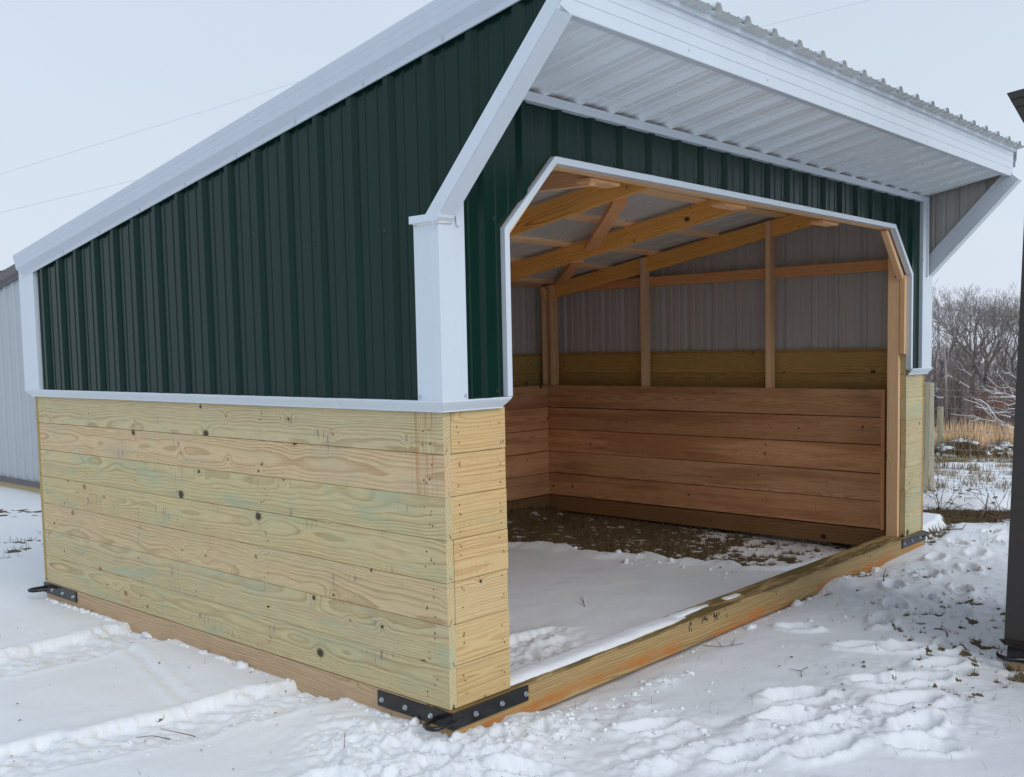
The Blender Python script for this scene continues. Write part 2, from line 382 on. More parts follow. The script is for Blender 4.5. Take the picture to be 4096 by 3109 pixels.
def ground(x, y):
    x = np.asarray(x, float); y = np.asarray(y, float)
    far = np.maximum(np.abs(x - 2), np.abs(y))
    nearw = 1 - ss(far, 6, 11)
    h = -.112 + .026 * (fbm(x, y, .9, 3, 1) - .5) + .010 * (fbm(x, y, 4.2, 3, 2) - .5) * 1.2
    h = h + .5 * (fbm(x, y, .05, 3, 9) - .5) * ss(far, 9, 30)
    h = h - .077 * np.logaddexp(0, (x - 8.0) / .7) * .7
    rise = np.maximum(0, x - 62); h = h + .06 * rise * ss(rise, 0, 25) * (1 - ss(rise, 60, 120) * .6)
    bare = np.zeros_like(h); dust = np.zeros_like(h)
    n8 = fbm(x, y, 8., 4, 4); n20 = fbm(x, y, 24., 3, 5); n3 = fbm(x, y, 3., 3, 6)
    n45 = fbm(x, y, 42., 2, 15)
    # low snow against the left side, tyre tracks running under the shed
    h = h + nearw * .022 * np.exp(-((x + .12) / .22) ** 2) * (y > .1)
    yc1 = 2.33 - .13 * x + .045 * np.maximum(0, -x - .4) ** 1.5; w1 = .235
    yc2 = .845 - .22 * x + .02 * np.maximum(0, -x - .6); w2 = .175
    for k, (yc, w) in enumerate(((yc1, w1), (yc2, w2))):
        d = np.abs(y - yc) + .05 * (n8 - .5) * 2 + .03 * (n20 - .5) + .022 * (n45 - .5)
        on = 1 - ss(x, 1.25, 1.55) if k else (1 - ss(x, -.1, .4))
        tr = (1 - ss(d, w - .03, w + .015)) * on * (x > -14)
        lip = np.exp(-((d - w - .035) / .035) ** 2) * on
        s = (y - yc) / w
        tread = np.sin((x * 1.0 + np.abs(s) * .10) * 2 * np.pi / .105 + n3 * 5 + np.sign(s) * 1.5)
        h = h - tr * (.040 if k == 0 else .036) + lip * .010 * (.2 + n8 + .8 * (n45 - .5)) + tr * .007 * ss(tread, -.3, .6) + tr * .020 * (n20 - .5) + tr * .02 * (n8 - .5) + tr * .008 * (n45 - .5)
        dust = np.maximum(dust, tr * ss(n8, .58, .78) * .5)
        edge = np.exp(-((d - w + .012) / .010) ** 2) * on
        bare = np.maximum(bare, edge * ss(fbm(x, y, 5., 3, 31), .64, .74) * ss(n20, .55, .68) * .8)
        dust = np.maximum(dust, edge * ss(fbm(x, y, 3.2, 3, 33), .52, .66) * .5)
    # a drag line between the tracks
    dl = np.abs((x + .33) + (y - 1.65) * -.22 + .03 * (n8 - .5)); seg = ss(y, 1.15, 1.3) * (1 - ss(y, 2.0, 2.2)) * (x < -.1)
    h = h - .006 * np.exp(-(dl / .025) ** 2) * seg + .009 * np.exp(-((dl - .05) / .025) ** 2) * seg * (.2 + 1.2 * n20 * n8)
    # thrown, lumpy snow by the near corner and along the sill
    def lump(cx, cy, sx, sy): return np.exp(-((x - cx) / sx) ** 2 - ((y - cy) / sy) ** 2)
    lm = np.clip(lump(.16, -.20, .42, .17) + .9 * lump(-.22, .22, .20, .28) + .8 * lump(-.1, -.15, .32, .22) + .8 * lump(-.42, .05, .28, .22) + .5 * lump(.72, -.36, .10, .08)
                 + .7 * lump(1.05, -.25, .12, .06) + .45 * lump(.45, -.62, .35, .12) + .38 * lump(.75, -1.02, .4, .2) + .42 * lump(1.15, -1.05, .38, .28) + .5 * lump(.1, -.78, .4, .12) + .5 * lump(1.35, -1.32, .3, .2), 0, 1.1)
    rid = 1 - np.abs(2 * fbm(x, y, 7., 4, 12, .55) - 1)
    rid2 = 1 - np.abs(2 * fbm(x, y, 19., 3, 14, .55) - 1)
    h = h + lm * (.060 * (rid - .62) + .028 * (rid2 - .6) + .030 * (n8 - .45) + .012 + .012 * (n45 - .5))
    # hollow under the front sill
    gap = ss(x, .30, .60) * (1 - ss(x, 3.05, 3.3)) * np.exp(-((y - .06) / .17) ** 2)
    h = h - gap * (.052 + .02 * (n3 - .5))
    h = h + .035 * np.exp(-((x - 3.32) / .16) ** 2 - ((y + .05) / .10) ** 2) * (.5 + n8) - .03 * np.exp(-((x - 3.85) / .35) ** 2 - ((y - .02) / .14) ** 2)
    bare = np.maximum(bare, np.exp(-((x - 3.68) / .10) ** 2 - ((y + .05) / .06) ** 2) * 1.3 * ss(n8, .3, .55))
    # footprints, kicked snow
    for (px, py, L, w, dp, an) in PRINTS:
        m = (np.abs(x - px) < .5) & (np.abs(y - py) < .5)
        if not m.any(): continue
        xx = x[m] - px; yy = y[m] - py; ca, sa = math.cos(an), math.sin(an)
        u = xx * ca + yy * sa; v = -xx * sa + yy * ca
        d = np.sqrt((u / (L * .62)) ** 2 + (v / (w * .62)) ** 2) + .34 * (n8[m] - .5) + .12 * (n20[m] - .5)
        pit = 1 - ss(d, .72, 1.0)
        h[m] += -dp * pit + .020 * np.exp(-((d - 1.25) / .26) ** 2) * (.25 + 1.2 * n20[m]) + pit * .008 * np.sin(u * 2 * np.pi / .028) * ss(n8[m], .3, .5)
        bare[m] = np.maximum(bare[m], pit * ss(n20[m] + .35 * n3[m], .74, .92) * (.85 if px > 1.7 else .3))
    tram = ss(x, 2.2, 3.0) * (1 - ss(x, 6.3, 7.2)) * (1 - ss(y, -.18, .02)) * ss(y, -1.4, -1.1)
    h = h + tram * (.014 * (rid - .62) + .008 * (n8 - .5) + .008 * (n20 - .5))
    sp = ss(x, 1.35, 1.9) * (1 - ss(x, 3.2, 3.9)) * (1 - ss(y, -.75, -.55)) * ss(y, -1.6, -1.35)
    h = h + sp * (.012 * (rid - .6))
    bare = np.maximum(bare, sp * ss(n20 * .7 + n8 * .45, .705, .78) * .95)
    bare = np.maximum(bare, tram * ss(n20 * .6 + n8 * .5, .775, .83) * .8)
    # soft stroke in front
    fx = np.abs((y + .80) + (x - .6) * .16 + .03 * (n8 - .5)); fs = ss(x, .12, .3) * (1 - ss(x, 1.0, 1.2))
    h = h + .016 * np.exp(-(fx / .045) ** 2) * fs * (.5 + n20) - .008 * np.exp(-((fx - .09) / .03) ** 2) * fs
    # bare trodden turf in the back of the shed
    ins = (x > .05) & (x < W - .05) & (y > .1) & (y < D - .02)
    bx = bound_x(y) + .18 * (n3 - .5) + .10 * (n8 - .5)
    b = ss(x - bx, -.015, .035) * ins
    lipi = np.exp(-((x - bx + .05) / .05) ** 2) * ins
    thin = ss(.9 * x - y - 1.1 + .9 * (n3 - .5), .75, 1.9) * ins          # dusting of snow, thicker towards the front right
    pat = ss(n8 * .6 + n20 * .6 - .27 * thin - .02, .30, .50)
    bare = np.maximum(bare * (1 - ins), b * np.clip(pat, 0, 1))
    dust = np.maximum(dust * (1 - ins), b * .35 * thin)
    h = h + ins * (-.018) - b * .040 + lipi * .040 * (.2 + 1.1 * n8) + b * .020 * (n20 - .5)
    h = h + ins * .03 * np.exp(-((x - 1.3) / .22) ** 2 - ((y - .66) / .10) ** 2) * (.3 + n20)
    h = h + ins * b * .06 * np.exp(-((y - 3.45) / .12) ** 2 - ((x - 4.2) / .5) ** 2) * n20 * 2
    # strip where the shed stood, turf by the fence, snow bank
    led = ss(x, 4.83, 4.9) * (1 - ss(x, 5.85, 6.1)); yl = .06 + .04 * (n8 - .5) + .16 * (x - 5)
    h = h + led * .075 * ss(y, yl - .02, yl + .035) * (1 - ss(y, .5, .9))
    strip = led * ss(y, yl - .13, yl - .07) * (1 - ss(y, yl - .0, yl + .035))
    h = h - strip * .02; bare = np.maximum(bare, strip * ss(n20, .42, .6) * .8)
    tt = .817 * x + .575 * y
    gr = ss(tt + .16 * (n8 - .5), 4.93, 5.02) * (1 - ss(tt + .06 * (n8 - .5), 5.66, 5.73)) * ss(y + .5 * (n3 - .5), -.22, .02) * (1 - ss(y, 2.0, 2.6)) * (x > W + .02)
    gr2 = ss(tt, 5.0, 5.25) * (1 - ss(tt, 5.62, 5.7)) * ss(y, -1.1, -.6) * ss(n8 + .25 * n20, .64, .74) * .9
    bare = np.maximum(bare, np.maximum(gr, gr2)); h = h - gr * .03 + gr * .035 * (n20 - .5)
    h = h + .115 * ss(tt + .10 * (n3 - .5), 5.70, 5.86) * (1 - ss(tt, 5.98, 6.35)) * ss(y, -2.5, -1.2) * (1 - ss(y, 2.5, 4))
    # damp turf beside the brown shed
    bs = ss(x, 1.98, 2.20) * (1 - ss(y + .22 * (n8 - .5), -1.46, -1.33)) * (1 - ss(x, 7.3, 7.6))
    bs = bs * np.where(x < 2.40, 1, .4); bare = np.maximum(bare, bs * ss(n8 * .6 + n20 * .5, .34, .52)); h = h - bs * .035
    halo = ss(x, 1.6, 2.1) * (1 - ss(y, -1.35, -1.05)) * (1 - ss(x, 2.6, 3.2)); dust = np.maximum(dust, halo * .45 * ss(n8, .25, .6))
    # patches left of the shed
    lp = np.exp(-((x - 1.2) / 1.0) ** 2 - ((y - 7.3) / .6) ** 2)
    bare = np.maximum(bare, ss(x, -.6, .2) * ss(y, 5.0, 5.4) * (1 - ss(y, 6.2, 6.8)) * ss(fbm(x, y, 5.5, 4, 21), .60, .66) * ss(n20, .4, .55) * .9)
    # rough pasture beyond the fence and the wood's leaf litter
    pas = ss(x, 8.4, 9.6)
    bare = np.maximum(bare, pas * ss(fbm(x, y, 1.1, 5, 22, .6), .60, .68) * .85)
    bare = np.maximum(bare, ss(x, 18.6, 19.6) * ss(fbm(x, y, .9, 4, 24), .47, .60) * .44)
    bare = np.maximum(bare, ss(x, 46, 54) * ss(fbm(x, y, .35, 4, 23), .30, .5))
    return h, np.clip(bare, 0, 1), np.clip(dust, 0, 1)

def axis(segs):
    out = []
    for a, b, s in segs:
        n = max(1, int(round((b - a) / s))); out += list(a + (b - a) * np.arange(n) / n)
    out.append(segs[-1][1]); return np.array(out)
xs = axis([(-150, -40, 10), (-40, -12, 2), (-12, -4, .3), (-4, -1.7, .06), (-1.7, -1.3, .03), (-1.3, 3.0, .011), (3.0, 5.2, .02), (5.2, 7.7, .03), (7.7, 12, .12), (12, 30, .4), (30, 120, 2.), (120, 320, 12)])
ys = axis([(-150, -40, 10), (-40, -12, 2), (-12, -4, .4), (-4, -1.9, .07), (-1.9, 1.4, .011), (1.4, 2.9, .016), (2.9, 3.9, .03), (3.9, 9.5, .07), (9.5, 20, .35), (20, 60, 1.5), (60, 320, 12)])
GX, GY = np.meshgrid(xs, ys)
gh, gb, gd = ground(GX.ravel(), GY.ravel())
nx, ny = len(xs), len(ys)
ii = (np.arange(ny - 1)[:, None] * nx + np.arange(nx - 1)[None, :]).ravel()
gf = np.stack([ii, ii + 1, ii + nx + 1, ii + nx], 1)

def ground_mat():
    t = NT('snow_and_turf'); p, (x, y, z) = t.pos()
    bare = t.attr('bare'); dust = t.attr('dust')
    nf = t.noise(p, 46., 4., .65); ng = t.noise(p, 9., 4., .6); nn = t.noise(p, 160., 2., .6)
    soil = t.ramp(t.m('ADD', t.m('MULTIPLY', nf, .7), t.m('MULTIPLY', ng, .3)),
                  [(.30, (.040, .027, .017)), (.44, (.11, .075, .042)), (.57, (.165, .12, .062)), (.72, (.30, .225, .135))])
    k = t.sstep(t.m('ADD', bare, t.m('MULTIPLY', t.m('SUBTRACT', nf, .5), .7)), .40, .60)
    snow = t.mix(t.m('MULTIPLY', dust, t.sstep(nf, .35, .75)), (.85, .86, .875), (.56, .47, .36))
    c = t.mix(k, snow, soil)
    t.out(c, t.m('MULTIPLY_ADD', k, .35, .55), .25)
    hgt = t.m('ADD', t.m('MULTIPLY', nn, .45), t.m('ADD', t.m('MULTIPLY', nf, .65), t.m('MULTIPLY', ng, .6)))
    t.bump(hgt, .007, .45)
    return t.mat
gme = mesh_np('ground', np.stack([GX.ravel(), GY.ravel(), gh], 1), gf, ground_mat(), smooth=True)
for nm, arr in (('bare', gb), ('dust', gd)):
    a = gme.attributes.new(nm, 'FLOAT', 'POINT'); a.data.foreach_set('value', arr.astype(np.float32))
g_o = link('ground', gme); tag(g_o, 'trampled snow over dormant turf', kind='structure')

# ------------------------------------------------------------------ board helpers
BCACHE = {}
def board_mesh(name, mat, L, h, t, ch=.0025, tongue=False):
    key = (name, mat.name, round(L, 4), round(h, 4), round(t, 4), tongue)
    if key in BCACHE: return BCACHE[key]
    a, b = t / 2, h / 2
    if tongue:
        sec = [(-a, -b), (-.009, -b), (0, -b + .024), (.009, -b), (a, -b), (a, b - ch), (a - ch, b), (.008, b), (0, b + .021), (-.008, b), (-a + ch, b), (-a, b - ch)]
    else:
        sec = [(-a + ch, -b), (a - ch, -b), (a, -b + ch), (a, b - ch), (a - ch, b), (-a + ch, b), (-a, b - ch), (-a, -b + ch)]
    n = len(sec)
    V = [(-L / 2, y, z) for y, z in sec] + [(L / 2, y, z) for y, z in sec]
    F = [tuple(range(n - 1, -1, -1)), tuple(range(n, 2 * n))] + [(i, (i + 1) % n, (i + 1) % n + n, i + n) for i in range(n)]
    BCACHE[key] = mesh_np(name, V, F, mat); return BCACHE[key]

def beam(name, mat, p0, p1, h, t, parent, up=(0, 0, 1), color=None, tongue=False, jit=0.):
    p0 = Vector(p0); p1 = Vector(p1); X = (p1 - p0); L = X.length; X.normalize()
    Y = Vector(up).cross(X).normalized(); Z = X.cross(Y)
    c = (p0 + p1) / 2
    if jit: c += Y * random.uniform(-jit, jit)
    M = Matrix(((X.x, Y.x, Z.x, c.x), (X.y, Y.y, Z.y, c.y), (X.z, Y.z, Z.z, c.z), (0, 0, 0, 1)))
    return link(name, board_mesh(name, mat, L, h, t, tongue=tongue), parent, M, color)

def tone(a=.92, b=1.06, warm=.03):
    k = random.uniform(a, b); w = random.uniform(-warm, warm); return (k * (1 + w), k, k * (1 - w))

PITCH = .2257
PROF = [(-.1128, 0), (-.098, 0), (-.0 - .083, .0045), (-.071, .0045), (-.064, 0), (-.031, 0), (-.014, .019), (.014, .019), (.031, 0), (.064, 0), (.071, .0045), (.083, .0045), (.098, 0)]
PROF = [(-.1128, 0), (-.055, 0), (-.049, .004), (-.041, .004), (-.035, 0)]
PROF = [(0, 0), (.026, 0), (.032, .004), (.042, .004), (.048, 0), (.0829, 0), (.0989, .019), (.1269, .019), (.1429, 0), (.1777, 0), (.1837, .004), (.1937, .004), (.1997, 0)]
def profile(u0, u1, phase, amp=1.):
    us = []
    k0 = int(math.floor((u0 - phase) / PITCH)) - 1
    for k in range(k0, k0 + int((u1 - u0) / PITCH) + 4):
        for du, w in PROF: us.append((phase - .1129 + k * PITCH + du, w * amp))
    us.sort(); U = np.array([a for a, _ in us]); Wv = np.array([b for _, b in us])
    ins = [u for u in U if u0 < u < u1]
    return sorted([u0] + ins + [u1]), (lambda u: float(np.interp(u, U, Wv)))

def siding(name, mats, mapf, u0, u1, bot, top, phase, parent, breaks=(), amp=1., panel=4, thick=.0014, color_fn=None):
    us, wf = profile(u0, u1, phase, amp)
    us = sorted(set(us) | {b for b in breaks if u0 < b < u1})
    edges = [phase + .03 + k * PITCH * panel for k in range(-20, 40)]
    cuts = [u0] + [e for e in edges if u0 + .1 < e < u1 - .1] + [u1]
    us = sorted(set(us) | set(cuts))
    objs = []
    for a, b in zip(cuts[:-1], cuts[1:]):
        mb = MB()
        for s, e in zip(us[:-1], us[1:]):
            if s < a - 1e-9 or e > b + 1e-9 or e - s < 1e-6: continue
            eps = (e - s) * 1e-3
            b0, b1, t0, t1 = bot(s + eps), bot(e - eps), top(s + eps), top(e - eps)
            if t0 - b0 < 1e-4 and t1 - b1 < 1e-4: continue
            t0 = max(t0, b0); t1 = max(t1, b1)
            w0, w1 = wf(s), wf(e)
            q = [mapf(s, b0, w0), mapf(e, b1, w1), mapf(e, t1, w1), mapf(s, t0, w0)]
            q2 = [mapf(s, b0, w0 - thick), mapf(e, b1, w1 - thick), mapf(e, t1, w1 - thick), mapf(s, t0, w0 - thick)]
            mb.add(q, [(0, 1, 2, 3)], 0); mb.add(q2, [(3, 2, 1, 0)], 1)
        if mb.v: objs.append(mb.build(name, mats, parent))
    return objs

# ------------------------------------------------------------------ the run-in shed
shed = empty('run_in_shed', (W / 2, D / 2, -.14))
tag(shed, 'new open-front run-in shed with dark green metal siding over pale pine planks, white trim', 'shed')
RC, RS = 2.622, -.164                     # top of rake and slope of the roof
def roofz(y): return RC + RS * y
PH = .1655; LH_ = .2085
SILLZ = -.004
# skids and sill
beam('skid', SKIDW, (.07, .1395, -.0725), (.07, 3.645, -.0725), .137, .140, shed, color=(1.02, 1, .97))
beam('skid', SKIDW, (4.7385, .1395, -.0725), (4.7385, 3.645, -.0725), .137, .177, shed, color=(.60, .47, .33))  # right skid: dark tint paints in the shade low inside the shed
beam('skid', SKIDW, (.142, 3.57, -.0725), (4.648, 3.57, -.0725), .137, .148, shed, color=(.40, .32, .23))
sill = beam('front_sill', SILLW, (-.001, .064, -.0725), (W + .001, .064, -.0725), .137, .150, shed, color=(.90, .84, .76))
# ink stamp on the sill: worn upright strokes
mb = MB()
for k in range(34):
    cx = random.choice([1.66, 1.80, 1.81, 1.905, 1.91, 2.0]) + random.gauss(0, .016)
    z0 = -.030 + random.gauss(0, .012); L = random.uniform(.008, .030); wd = random.uniform(.0012, .004)
    mb.box(cx - wd, cx + wd, -.0117, -.0111, z0 - L / 2, z0 + L / 2)
tag(mb.build('ink_stamp', INK, sill), kind='stuff')

def plank_wall(p0, p1, n, z0, mat, parent, name='plank', h=PH, t=.038, tn=(.93, 1.06, .03), outlen=0., first=None, dark=None, cols=None):
    for k in range(n):
        z = z0 + h * (k + .5)
        a = Vector((*p0, z)); b = Vector((*p1, z)); d = (b - a).normalized()
        a = a - d * random.uniform(-outlen, outlen); b = b + d * random.uniform(-outlen, outlen)
        j = random.uniform(-.0006, .0006); a.z += j; b.z -= j
        m = first if (first and k >= n - 3) else mat
        c = tone(*tn) if not cols else cols[k % len(cols)]
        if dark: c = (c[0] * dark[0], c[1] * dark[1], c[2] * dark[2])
        beam(name, m, a, b, h - .0023, t, parent, color=c, tongue=True, jit=.0014)
# side walls: length axis along y
plank_wall((.019, .001), (.019, 3.621), 8, 0., PINE, shed, first=PINES, outlen=.0015, cols=[(1.0, .985, .97), (.985, .985, 1.0), (1.05, .97, .97), (1.02, .985, .93), (1.0, .985, .95), (1.11, .985, 1.0), (.99, .985, 1.0), (1., .98, .95)])
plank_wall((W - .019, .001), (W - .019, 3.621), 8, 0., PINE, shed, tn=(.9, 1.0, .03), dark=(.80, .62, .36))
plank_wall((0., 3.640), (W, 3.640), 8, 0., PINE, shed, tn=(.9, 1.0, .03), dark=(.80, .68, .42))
# stub walls either side of the opening
for k in range(7):
    z = PH * (k + .5); L = random.uniform(-.003, .003)
    beam('plank', PINEF, (.0385, .019, z), (.338 + L, .019, z), PH - .0035 * (k in (1, 3, 5)) - .0016, .038, shed, color=((.96, .93, .84), (1.02, 1., .92), (1.0, 1.02, 1.0), (1.03, .98, .92), (1.0, .96, .84), (1.04, .98, .90), (1.0, .95, .86))[k], tongue=True, jit=.0015)
    beam('plank', PINE, (W - .341 + L, .019, z), (W - .0385, .019, z), PH - .0018, .038, shed, color=tone(.95, 1.03, .03), tongue=True, jit=.0012)
beam('plank', PINE, (W - .341, .022, PH * 7.45), (W - .0385, .022, PH * 7.45), PH * .86, .034, shed, tongue=True)
beam('plank', PINE, (.0385, .022, PH * 7.45), (.338, .022, PH * 7.45), PH * .86, .034, shed, tongue=True)
# nail heads
nb = MB()
def nail(p, n, r=.0026):
    p = Vector(p); n = Vector(n); a = n.cross(Vector((0, 0, 1))).normalized(); b = a.cross(n)
    q = [p + n * .0013 + (a * math.cos(t) + b * math.sin(t) * 1.25) * r for t in (0, 1.26, 2.51, 3.77, 5.03)]
    nb.add(q, [(0, 1, 2, 3, 4)])
for k in range(7):
    for yc in (.075, .115, 1.20, 1.215, 2.40, 2.42, 3.56):
        for j in range(random.choice((2, 2, 3))):
            nail((-.0005, yc + random.gauss(0, .008), PH * k + random.uniform(.02, PH - .02)), (-1, 0, 0), random.uniform(.0026, .0042))
    for xc in (.075, .305, W - .30, W - .07):
        for j in range(3):
            nail((xc + random.gauss(0, .006), -.0012, PH * k + random.uniform(.02, PH - .02)), (0, -1, 0), random.uniform(.0024, .0036))
for k in range(5):
    for yc in (.30, 1.185, 2.40, 3.40):
        for j in range(2): nail((4.6405, yc + random.gauss(0, .006), .004 + LH_ * k + (.05, .155)[j] + random.gauss(0, .008)), (-1, 0, 0), .004)
tag(nb.build('nail_heads', NAILC, shed), kind='stuff')
# interior: posts, lining, girts
for yp in (1.185, 2.399, 3.548):
    beam('post', STUD, (4.7065, yp, 0.), (4.7065, yp, roofz(yp) - .068), .089, .038, shed, up=(1, 0, 0), color=tone(.95, 1.05))
beam('post', STUD, (4.7065, 3.452, 0.), (4.7065, 3.452, roofz(3.45) - .072), .089, .036, shed, up=(1, 0, 0), color=tone(.85, .95))
for yp in (1.185, 2.399, 3.548):
    beam('post', STUD, (.1225, yp, 0.), (.1225, yp, roofz(yp) - .068), .089, .038, shed, up=(1, 0, 0), color=tone(.95, 1.05))
for xp in (1.13, 2.33, 3.53):
    beam('post', STUD, (xp, 3.555, 0.), (xp, 3.555, roofz(3.55) - .068), .038, .089, shed, up=(1, 0, 0), color=tone())
LH = .2085
for k in range(5):
    z = .004 + LH * (k + .5)
    j = random.uniform(-.0028, .0028)
    beam('lining_board', OAK, (4.652, .219, z + j), (4.652, 3.488, z - j), LH - (.004, .0075, .003, .009, .005)[k], .020, shed, color=tone(.78, 1.14, .05), jit=.003)
    beam('lining_board', OAK, (.180, 3.496, z - j), (4.640, 3.496, z + j), LH - random.choice((.002, .005)), .020, shed, color=tone(.8, 1.0, .05), jit=.002)
    beam('lining_board', OAK, (.170, .219, z + j), (.170, 3.488, z), LH - .003, .020, shed, color=tone(.88, 1.08, .05), jit=.002)
beam('lining_end_strip', OAK, (4.628, .222, .004), (4.628, .222, 1.045), .022, .030, shed, up=(1, 0, 0), color=(1.25, 1.25, 1.2))
beam('girt', GIRT, (4.764, .235, 1.957), (4.764, 3.615, 1.957), .085, .030, shed)
beam('girt', GIRT, (.066, .235, 1.957), (.066, 3.615, 1.957), .085, .030, shed)
beam('girt', GIRT, (.15, 3.602, 2.015), (4.70, 3.602, 2.015), .086, .032, shed, color=(.9, .9, .9))
# jambs of the opening
for sx in (0, 1):
    f = (lambda x: W - x) if sx else (lambda x: x)
    beam('jamb_post', STUD, (f(.358), .083, SILLZ + .001), (f(.358), .083, 2.14), .083, .038, shed, up=(0, 1, 0), color=(1.12, 1.10, 1.06))
    beam('jamb_post', STUD, (f(.36), .0195, 1.305), (f(.36), .0195, 1.855), .037, .040, shed, up=(0, 1, 0), color=(1.05, .98, .9))
    beam('corner_brace', STUD, (f(.366), .034, 1.835), (f(.664), .034, 2.150), .042, .036, shed, up=(0, 1, 0), color=(1.1, 1.08, 1.04))
beam('header', STUD, (.40, .045, 2.222), (W - .40, .045, 2.222), .135, .062, shed, color=(1.0, .95, .88))
for xb in (1.02, 2.18, 3.34):
    beam('header_block', STUD, (xb + .0, .125, 2.1445), (xb + .22, .125, 2.1445), .016, .09, shed, color=(1.08, .92, .78))
# rafters, purlins, braces
def rb(y): return 2.43 + RS * y
sl = Vector((0, 1, RS)).normalized(); upn = Vector((0, -RS, 1)).normalized()
for xr, tn in ((.11, 1), (1.15, 1.), (2.349, 1.03), (3.549, 1.06), (4.72, 1.0)):
    y0, y1 = .02, 3.60
    beam('rafter', RAFT, Vector((xr, y0, rb(y0))) + upn * .066, Vector((xr, y1, rb(y1))) + upn * .066, .132, .038, shed, up=upn, color=(tn, tn * .98, tn * .94))
for yp in (.40, 1.08, 1.70, 2.30, 2.84, 3.42):
    zc = 2.43 + RS * yp + .134 + .019
    a = beam('purlin', STUD, (.03, yp, zc), (W - .03, yp, zc), .036, .089, shed, up=upn, color=tone(1.12, 1.28, .03))
beam('roof_brace', GIRT, (2.37, .92, 2.272), (3.52, 2.06, 2.150), .036, .089, shed, color=(1.2, 1.25, 1.3))
beam('roof_brace', GIRT, (3.56, 2.22, 2.070), (4.69, 3.36, 1.99), .036, .089, shed, color=(1.15, 1.2, 1.25))
beam('roof_brace', STUD, (1.06, .10, 2.165), (1.16, .62, 2.20), .085, .038, shed, color=(1.1, 1.0, .92))

# metal siding
SX = -.012                                     # pan of the side walls stands just proud of the planks
RA = 1.889; RB = 2.491
def wing_bot(y): return 1.185 if y > -.0001 else 1.868 + (-y) * 1.035
siding('siding_panel', [GREEN, BACKC], lambda u, v, w: (SX - w, u, v), -.572, 3.66, wing_bot, lambda y: roofz(y) - .065, .245, shed, breaks=(0.,))
siding('siding_panel', [GREEN, BACKC], lambda u, v, w: (W - SX + w, u, v), -.572, 3.66, wing_bot, lambda y: roofz(y) - .065, .245, shed, breaks=(0.,))
siding('siding_panel', [GREEN, BACKC], lambda u, v, w: (u, 3.672 + w, v), -.0, W, lambda x: 1.185, lambda x: 1.99, .45, shed)
def open_bot(x):
    x = min(x, W - x)
    if x < .322: return 1.185
    if x < .637: return 1.868 + (x - .322) / .315 * .318
    return 2.186
siding('siding_panel', [GREEN, BACKC], lambda u, v, w: (u, -.010 - w, v), .005, W - .005, open_bot, lambda x: 2.405, .455, shed, breaks=(.322, .637, W - .637, W - .322))
# screws
sb = MB()
def screw(p, n, r=.0068):
    p = Vector(p); n = Vector(n); a = n.cross(Vector((0, 0, 1))).normalized(); b = a.cross(n)
    lo = [p + (a * math.cos(t * 1.047) + b * math.sin(t * 1.047)) * r * 1.5 for t in range(6)]
    hi = [q * 1. + n * .004 - (q - p) * .4 for q in lo]
    sb.add(lo + hi, [(6, 7, 8, 9, 10, 11)] + [(i, (i + 1) % 6, (i + 1) % 6 + 6, i + 6) for i in range(6)])
for k in range(0, 16):
    y = .245 + k * PITCH + .045
    for z in (1.222, 1.93 if k > 3 else 1.86):
        if y < 3.5 and z < roofz(y) - .1: screw((SX, y, z), (-1, 0, 0))
for k in range(0, 20):
    x = .455 + k * PITCH - .05
    if .7 < x < W - .7: screw((x, -.0105, 2.207), (0, -1, 0))
for z in (1.222, 1.90):
    for x in (.215, .29): screw((x, -.0105, z), (0, -1, 0))
tag(sb.build('screw_heads', SCREWG, shed), kind='stuff')

# roof sheets
def rz(y): return 2.588 + RS * y
cs = math.sqrt(1 + RS * RS)
roofp = siding('roof_panel', [WHITE, ROOFC], lambda u, v, w: (u, v, rz(v) + w), -.03, W + .03, lambda x: -.655, lambda x: 3.70, .232, shed, amp=1.25)
# rake trims
prof = [(.02, .148), (-.066, .148), (-.068, .144), (-.068, .118), (-.0670, .117), (-.0670, .112), (-.068, .111), (-.068, .089), (-.0670, .088), (-.0670, .083), (-.068, .082), (-.068, .056), (-.043, .026), (-.040, .024), (-.040, .0), (-.033, .0), (-.033, .022), (-.045, .040), (-.060, .060), (-.060, .138), (.02, .138)]
zl = RC - .148
for sgn in (1, -1):
    P = []
    for (px, pz) in prof:
        x = px if sgn > 0 else W - px
        P.append((x, -.592, zl + RS * -.592 + pz))
    mb = MB(); mb.prism(P, (0, 3.705 + .592, RS * (3.705 + .592)))
    # the back end is cut sloping
    V = np.array(mb.v); m = V[:, 1] > 3.6
    zr = V[:, 2] - (zl + RS * V[:, 1]); V[m, 1] -= (.148 - zr[m]) * .42; V[m, 2] += (.148 - zr[m]) * .42 * .164
    mb.v = [tuple(v) for v in V]
    mb.build('rake_trim', WHITE, shed, color=(.86, .86, .88))
sw = MB(); sb = sw
for k in range(10):
    y = 3.05 - k * PITCH * 2 + .02
    screw((-.040, y, zl + RS * y + .013), (-1, 0, 0), .006)
for (p, n) in [((-.037, .085, 1.86), (-1, 0, 0)), ((-.037, .085, 1.215), (-1, 0, 0)), ((.085, -.037, 1.215), (0, -1, 0)), ((.085, -.037, 1.99), (0, -1, 0)), ((W - .15, -.037, 1.97), (0, -1, 0))]:
    screw(p, n, .006)
tag(sw.build('trim_screws', GREYS, shed), kind='stuff')

